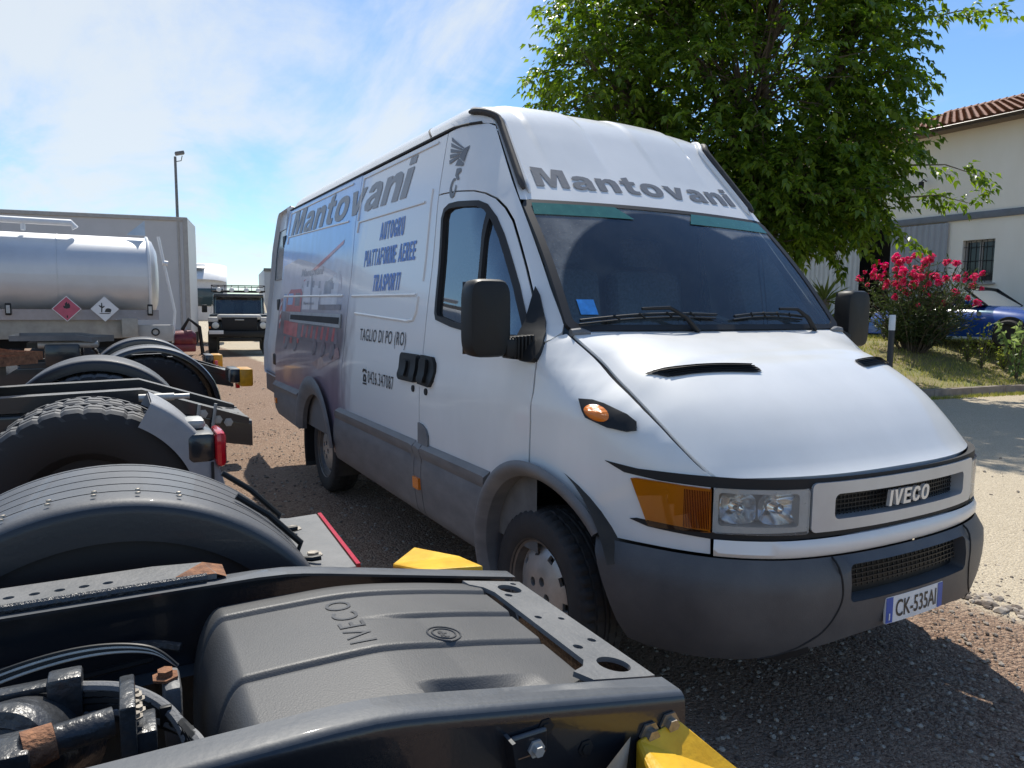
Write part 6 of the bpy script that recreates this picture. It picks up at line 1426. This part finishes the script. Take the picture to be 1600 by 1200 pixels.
# ---- broad-leaved tree behind the van
TSC = .906
TB = Vector((-7.8, 8.97, gz(-7.8, 8.97)-.05)); rl_ = Vector((.492, .870, 0)).normalized(); dp = Vector((-.870, .492, 0)).normalized()
tree = thing('broadleaf_tree', 'large green broad-leaved tree rising behind the van', 'tree', tuple(TB))
def tp(a, b, z): return rl_*a*TSC+dp*b*TSC+Vector((0, 0, 1.48+(z-1.48)*TSC-TB.z))
BARK = mat('tree_bark', (.075, .058, .042), .95, col2=(.14, .115, .09), vscale=14, bump=1, bscale=30)
mbt = MB(); mbt.tube([Vector((0, 0, 0)), Vector((.03, .05, .9)), Vector((.0, .1, 1.9)), Vector((.05, .05, 2.6))], [.26, .20, .18, .17], 12); 
lobes = [(-.5, 0, 6.2, 3.2, 3.0, 3.1, 580), (-3.3, -.3, 6.2, 1.7, 1.8, 1.7, 250), (-2.5, 0, 8.3, 2.1, 2.2, 1.6, 260), (.0, 0, 9.0, 3.0, 2.6, 1.8, 400), (1.9, -.2, 6.7, 1.2, 1.6, 1.3, 140), (2.0, -.3, 4.95, 1.1, 1.5, .9, 110),
         (1.35, -.4, 3.7, 1.3, 1.5, .8, 130), (.2, -.3, 4.0, 2.4, 2.4, 1.3, 330), (2.1, 0, 8.2, 1.0, 1.2, 1.0, 80), (-1.9, -.2, 4.4, 2.0, 2.0, 1.5, 260), (-.6, -.2, 3.0, 1.7, 1.7, .8, 120)]
limbs = []
for a, b, z, ra, rb, rz, n in lobes:
    e = tp(a, b, z); st = Vector((random.uniform(-.05, .05), random.uniform(-.05, .05), random.uniform(1.7, 2.6))); mid = st.lerp(e, .5)+Vector((0, 0, .35))+rv()*.25
    mbt.tube([st, st.lerp(mid, .5)+rv()*.08, mid, mid.lerp(e, .5)+rv()*.15, e], [.12, .095, .07, .045, .02], 8); limbs.append((mid, e))
fingers = [((3.0, 0, 7.6), (5.0, -.1, 7.75)), ((3.0, -.2, 4.6), (4.55, -.3, 4.35)), ((2.8, -.3, 3.9), (4.4, -.4, 3.75)), ((2.7, 0, 6.5), (3.6, 0, 6.3)), ((2.4, -.3, 5.9), (3.3, -.3, 5.7)), ((-3.8, -.2, 6.6), (-5.1, -.2, 6.3)), ((-3.5, 0, 7.6), (-4.8, 0, 7.75)), ((-3.7, -.2, 5.6), (-5.0, -.2, 5.75)), ((2.4, -.4, 3.3), (3.1, -.5, 2.85)), ((1.2, -.4, 3.2), (1.6, -.5, 2.35)), ((2.6, 0, 8.4), (3.6, 0, 8.2))]
LV, LF = [], []
LVb, LFb = [], []
def twig(p, d, ln, nl, V_, F_):
    q = p.copy(); d = d.normalized(); step = ln/nl; sgn = 1
    pts = [q.copy()]
    for k in range(nl):
        d = (d+Vector((0, 0, -.07))+rv()*.10).normalized(); q = q+d*step; pts.append(q.copy()); sgn = -sgn
        side = d.cross(Vector((0, 0, 1))); side = side.normalized() if side.length > 1e-3 else Vector((1, 0, 0))
        ld = (side*sgn*random.uniform(.5, 1.0)+d*random.uniform(.2, .8)+Vector((0, 0, random.uniform(-.75, .15)))).normalized()
        l = random.uniform(.10, .185); leaf_add(V_, F_, q, ld, (Vector((0, 0, 1))+rv()*.55).normalized(), l, l*random.uniform(.50, .66), random.uniform(.05, .3), random.uniform(.05, .30))
    leaf_add(V_, F_, q, d+Vector((0, 0, -.3)), Vector((0, 0, 1)), .15, .085, .15, .2)
    return pts
for (a, b, z, ra, rb, rz, n), (mid, e) in zip(lobes, limbs):
    for k in range(int(n*1.95)):
        v = rv(); rr = TSC*random.random()**.40; off_ = rl_*(v.x*ra*rr)+dp*(v.y*rb*rr)+Vector((0, 0, v.z*rz*rr)); p = tp(a, b, z)+off_
        d = (off_.normalized()*.9+rv()*.6+Vector((0, 0, .15))).normalized()
        pts = twig(p-d*.2, d, random.uniform(.35, .75), random.randint(8, 13), LV, LF)
        if k % 10 == 0: mbt.tube([mid.lerp(e, random.random()), p.lerp(e, .45)+rv()*.1, p, pts[len(pts)//2]], [.022, .014, .009, .004], 5)
for s_, e_ in fingers:
    s3, e3 = tp(*s_), tp(*e_); mbt.tube([s3, s3.lerp(e3, .5)+Vector((0, 0, .12)), e3], [.02, .012, .004], 5)
    for k in range(int((e3-s3).length*11)):
        f = random.random()**.8; p = s3.lerp(e3, f)+Vector((0, 0, .12*math.sin(math.pi*f))); twig(p+rv()*.06, (e3-s3).normalized()*.8+rv()*.7, random.uniform(.18, .42), random.randint(4, 7), LV, LF)
mbt.build('trunk', BARK, tree)
link_mesh('crown', LV, LF, leafmat('tree_leaves', (.045, .092, .015), (.15, .23, .036), trans=.48, rough=.32), tree, True, 60)
# ---- oleander
OB = Vector((-7.05, 13.05, gz(-7.05, 13.05)-.03)); ole = thing('oleander_bush', 'oleander bush covered in pink-red flowers on the verge', 'shrub', tuple(OB))
OV, OF = [], []; mbs = MB(); tips = []
for k in range(330):
    a = random.uniform(0, 6.28); sp_ = random.random()**.6; h = random.uniform(.75, 2.15)*(1-.22*sp_*sp_); e = Vector((math.cos(a)*1.22*sp_, math.sin(a)*1.22*sp_, h)); base = Vector((math.cos(a)*.25*sp_, math.sin(a)*.25*sp_, 0))
    m_ = base.lerp(e, .5)+Vector((0, 0, .15)); 
    if k % 3 == 0: mbs.tube([base, m_, e], [.014, .010, .004], 5)
    tips.append(e)
    for f in [random.uniform(.15, 1) for _ in range(24)]:
        p = (base*(1-f)**2+m_*2*f*(1-f)+e*f*f); d = (e-base).normalized()*.7+rv()*.8; l = random.uniform(.10, .18); leaf_add(OV, OF, p, d, rv(), l, l*.20, .1, .1)
mbs.build('stems', BARK, ole); link_mesh('foliage', OV, OF, leafmat('oleander_leaves', (.020, .040, .012), (.060, .085, .028), trans=.25, rough=.5), ole, False)
FV, FF = [], []
for k in range(26):
    c_ = rv()*random.uniform(.0, .065); n_ = (c_.normalized()+Vector((0, 0, .6))).normalized()
    for q in range(5):
        a = 2*math.pi*q/5; t1 = n_.orthogonal().normalized(); t2 = n_.cross(t1); leaf_add(FV, FF, c_, t1*math.cos(a)+t2*math.sin(a)+n_*.35, n_, .042, .038, .1, 0)
PINK = leafmat('oleander_flowers', (.55, .030, .11), (.74, .10, .20), trans=.35, rough=.6)
f0 = link_mesh('flower_cluster', FV, FF, PINK, ole, False); fst = True
tips.sort(key=lambda v: -v.z+random.uniform(-.7, .7)+.25*v.dot(Vector((-.5, .9, 0))))
for e in tips[:95]:
    o_ = f0 if fst else f0.copy()
    if not fst: COL.objects.link(o_)
    fst = False; o_.parent = ole; o_.location = e+Vector((0, 0, .03))+rv()*.04; o_.rotation_euler = (random.uniform(-.5, .5), random.uniform(-.5, .5), random.uniform(0, 6)); k = random.uniform(.6, 1.25); o_.scale = (k, k, k)
# ---- spiky yucca, weeds, leafy shrub at the right edge
YB = Vector((-6.55, 9.35, gz(-6.55, 9.35))); yu = thing('yucca', 'spiky yucca with long pointed leaves under the tree', 'plant', tuple(YB))
for hh, nn in ((.85, 34), (1.30, 34)):
    for k in range(nn):
        a = random.uniform(0, 6.28); el_ = random.uniform(-.1, 1.25); d = Vector((math.cos(a)*math.cos(el_), math.sin(a)*math.cos(el_), math.sin(el_))); V_, F_ = [], []
        l = random.uniform(.45, .75); leaf_add(V_, F_, Vector((0, 0, hh)), d, Vector((0, 0, 1)), l, .06, .2, .12); link_mesh('leaf', V_, F_, leafmat('yucca_leaves', (.05, .085, .02), (.16, .20, .05), trans=.25), yu, False)
mb = MB(); mb.tube([(0, 0, 0), (.03, 0, .8), (0, .03, 1.35)], [.09, .08, .07], 10); mb.build('stem', BARK, yu)
def weed(name, x, y, h, n, lw, label, m_, cat='weed', group=None):
    b = Vector((x, y, gz(x, y)-.02)); w_ = thing(name, label, cat, tuple(b), 0, group); V_, F_ = [], []; mb = MB()
    for k in range(n):
        a = random.uniform(0, 6.28); e = Vector((math.cos(a)*h*.35*random.random(), math.sin(a)*h*.35*random.random(), h*random.uniform(.6, 1))); mb.tube([(0, 0, 0), e*.5+rv()*.03, e], [.010, .007, .003], 5)
        for f in [random.uniform(.15, 1) for _ in range(16)]: leaf_add(V_, F_, e*f, rv()+Vector((0, 0, .2)), rv(), random.uniform(.5, 1.1)*lw, random.uniform(.35, .6)*lw, .15, .2)
    mb.build('stems', BARK, w_); link_mesh('foliage', V_, F_, m_, w_, False)
WL = leafmat('weed_leaves', (.09, .14, .03), (.26, .30, .07), trans=.4); 
weed('leafy_shrub', -5.05, 13.25, 1.45, 14, .17, 'pale green leafy shrub at the right edge of the verge', leafmat('shrub_leaves', (.10, .17, .05), (.24, .32, .13), trans=.4), 'shrub')
weed('tall_weed', -5.75, 13.3, 1.05, 6, .10, 'tall yellow-green weed in front of the blue car wheel', WL)
weed('tall_weed', -6.15, 13.55, .65, 12, .09, 'low bushy weed clump below the blue car door', WL)
weed('tall_weed', -5.55, 13.75, .55, 12, .09, 'low weed clump between the tall weed and the leafy shrub', WL)
# ---- marker post
PO = thing('marker_post', 'dark marker post with a white top between van and oleander', 'post', (-5.0, 9.05, .1))
mb = MB(); mb.lathe([(.050, 0), (.048, 1.09), (.001, 1.09)], (0, 0, 0), 'z', 18); mb.build('post', mat('post_navy', (.018, .022, .032), .4, var=.2), PO)
mb = MB(); mb.lathe([(.051, 1.08), (.050, 1.32), (.04, 1.335), (.001, 1.335)], (0, 0, 0), 'z', 18); mb.build('white_top', WHITE, PO)
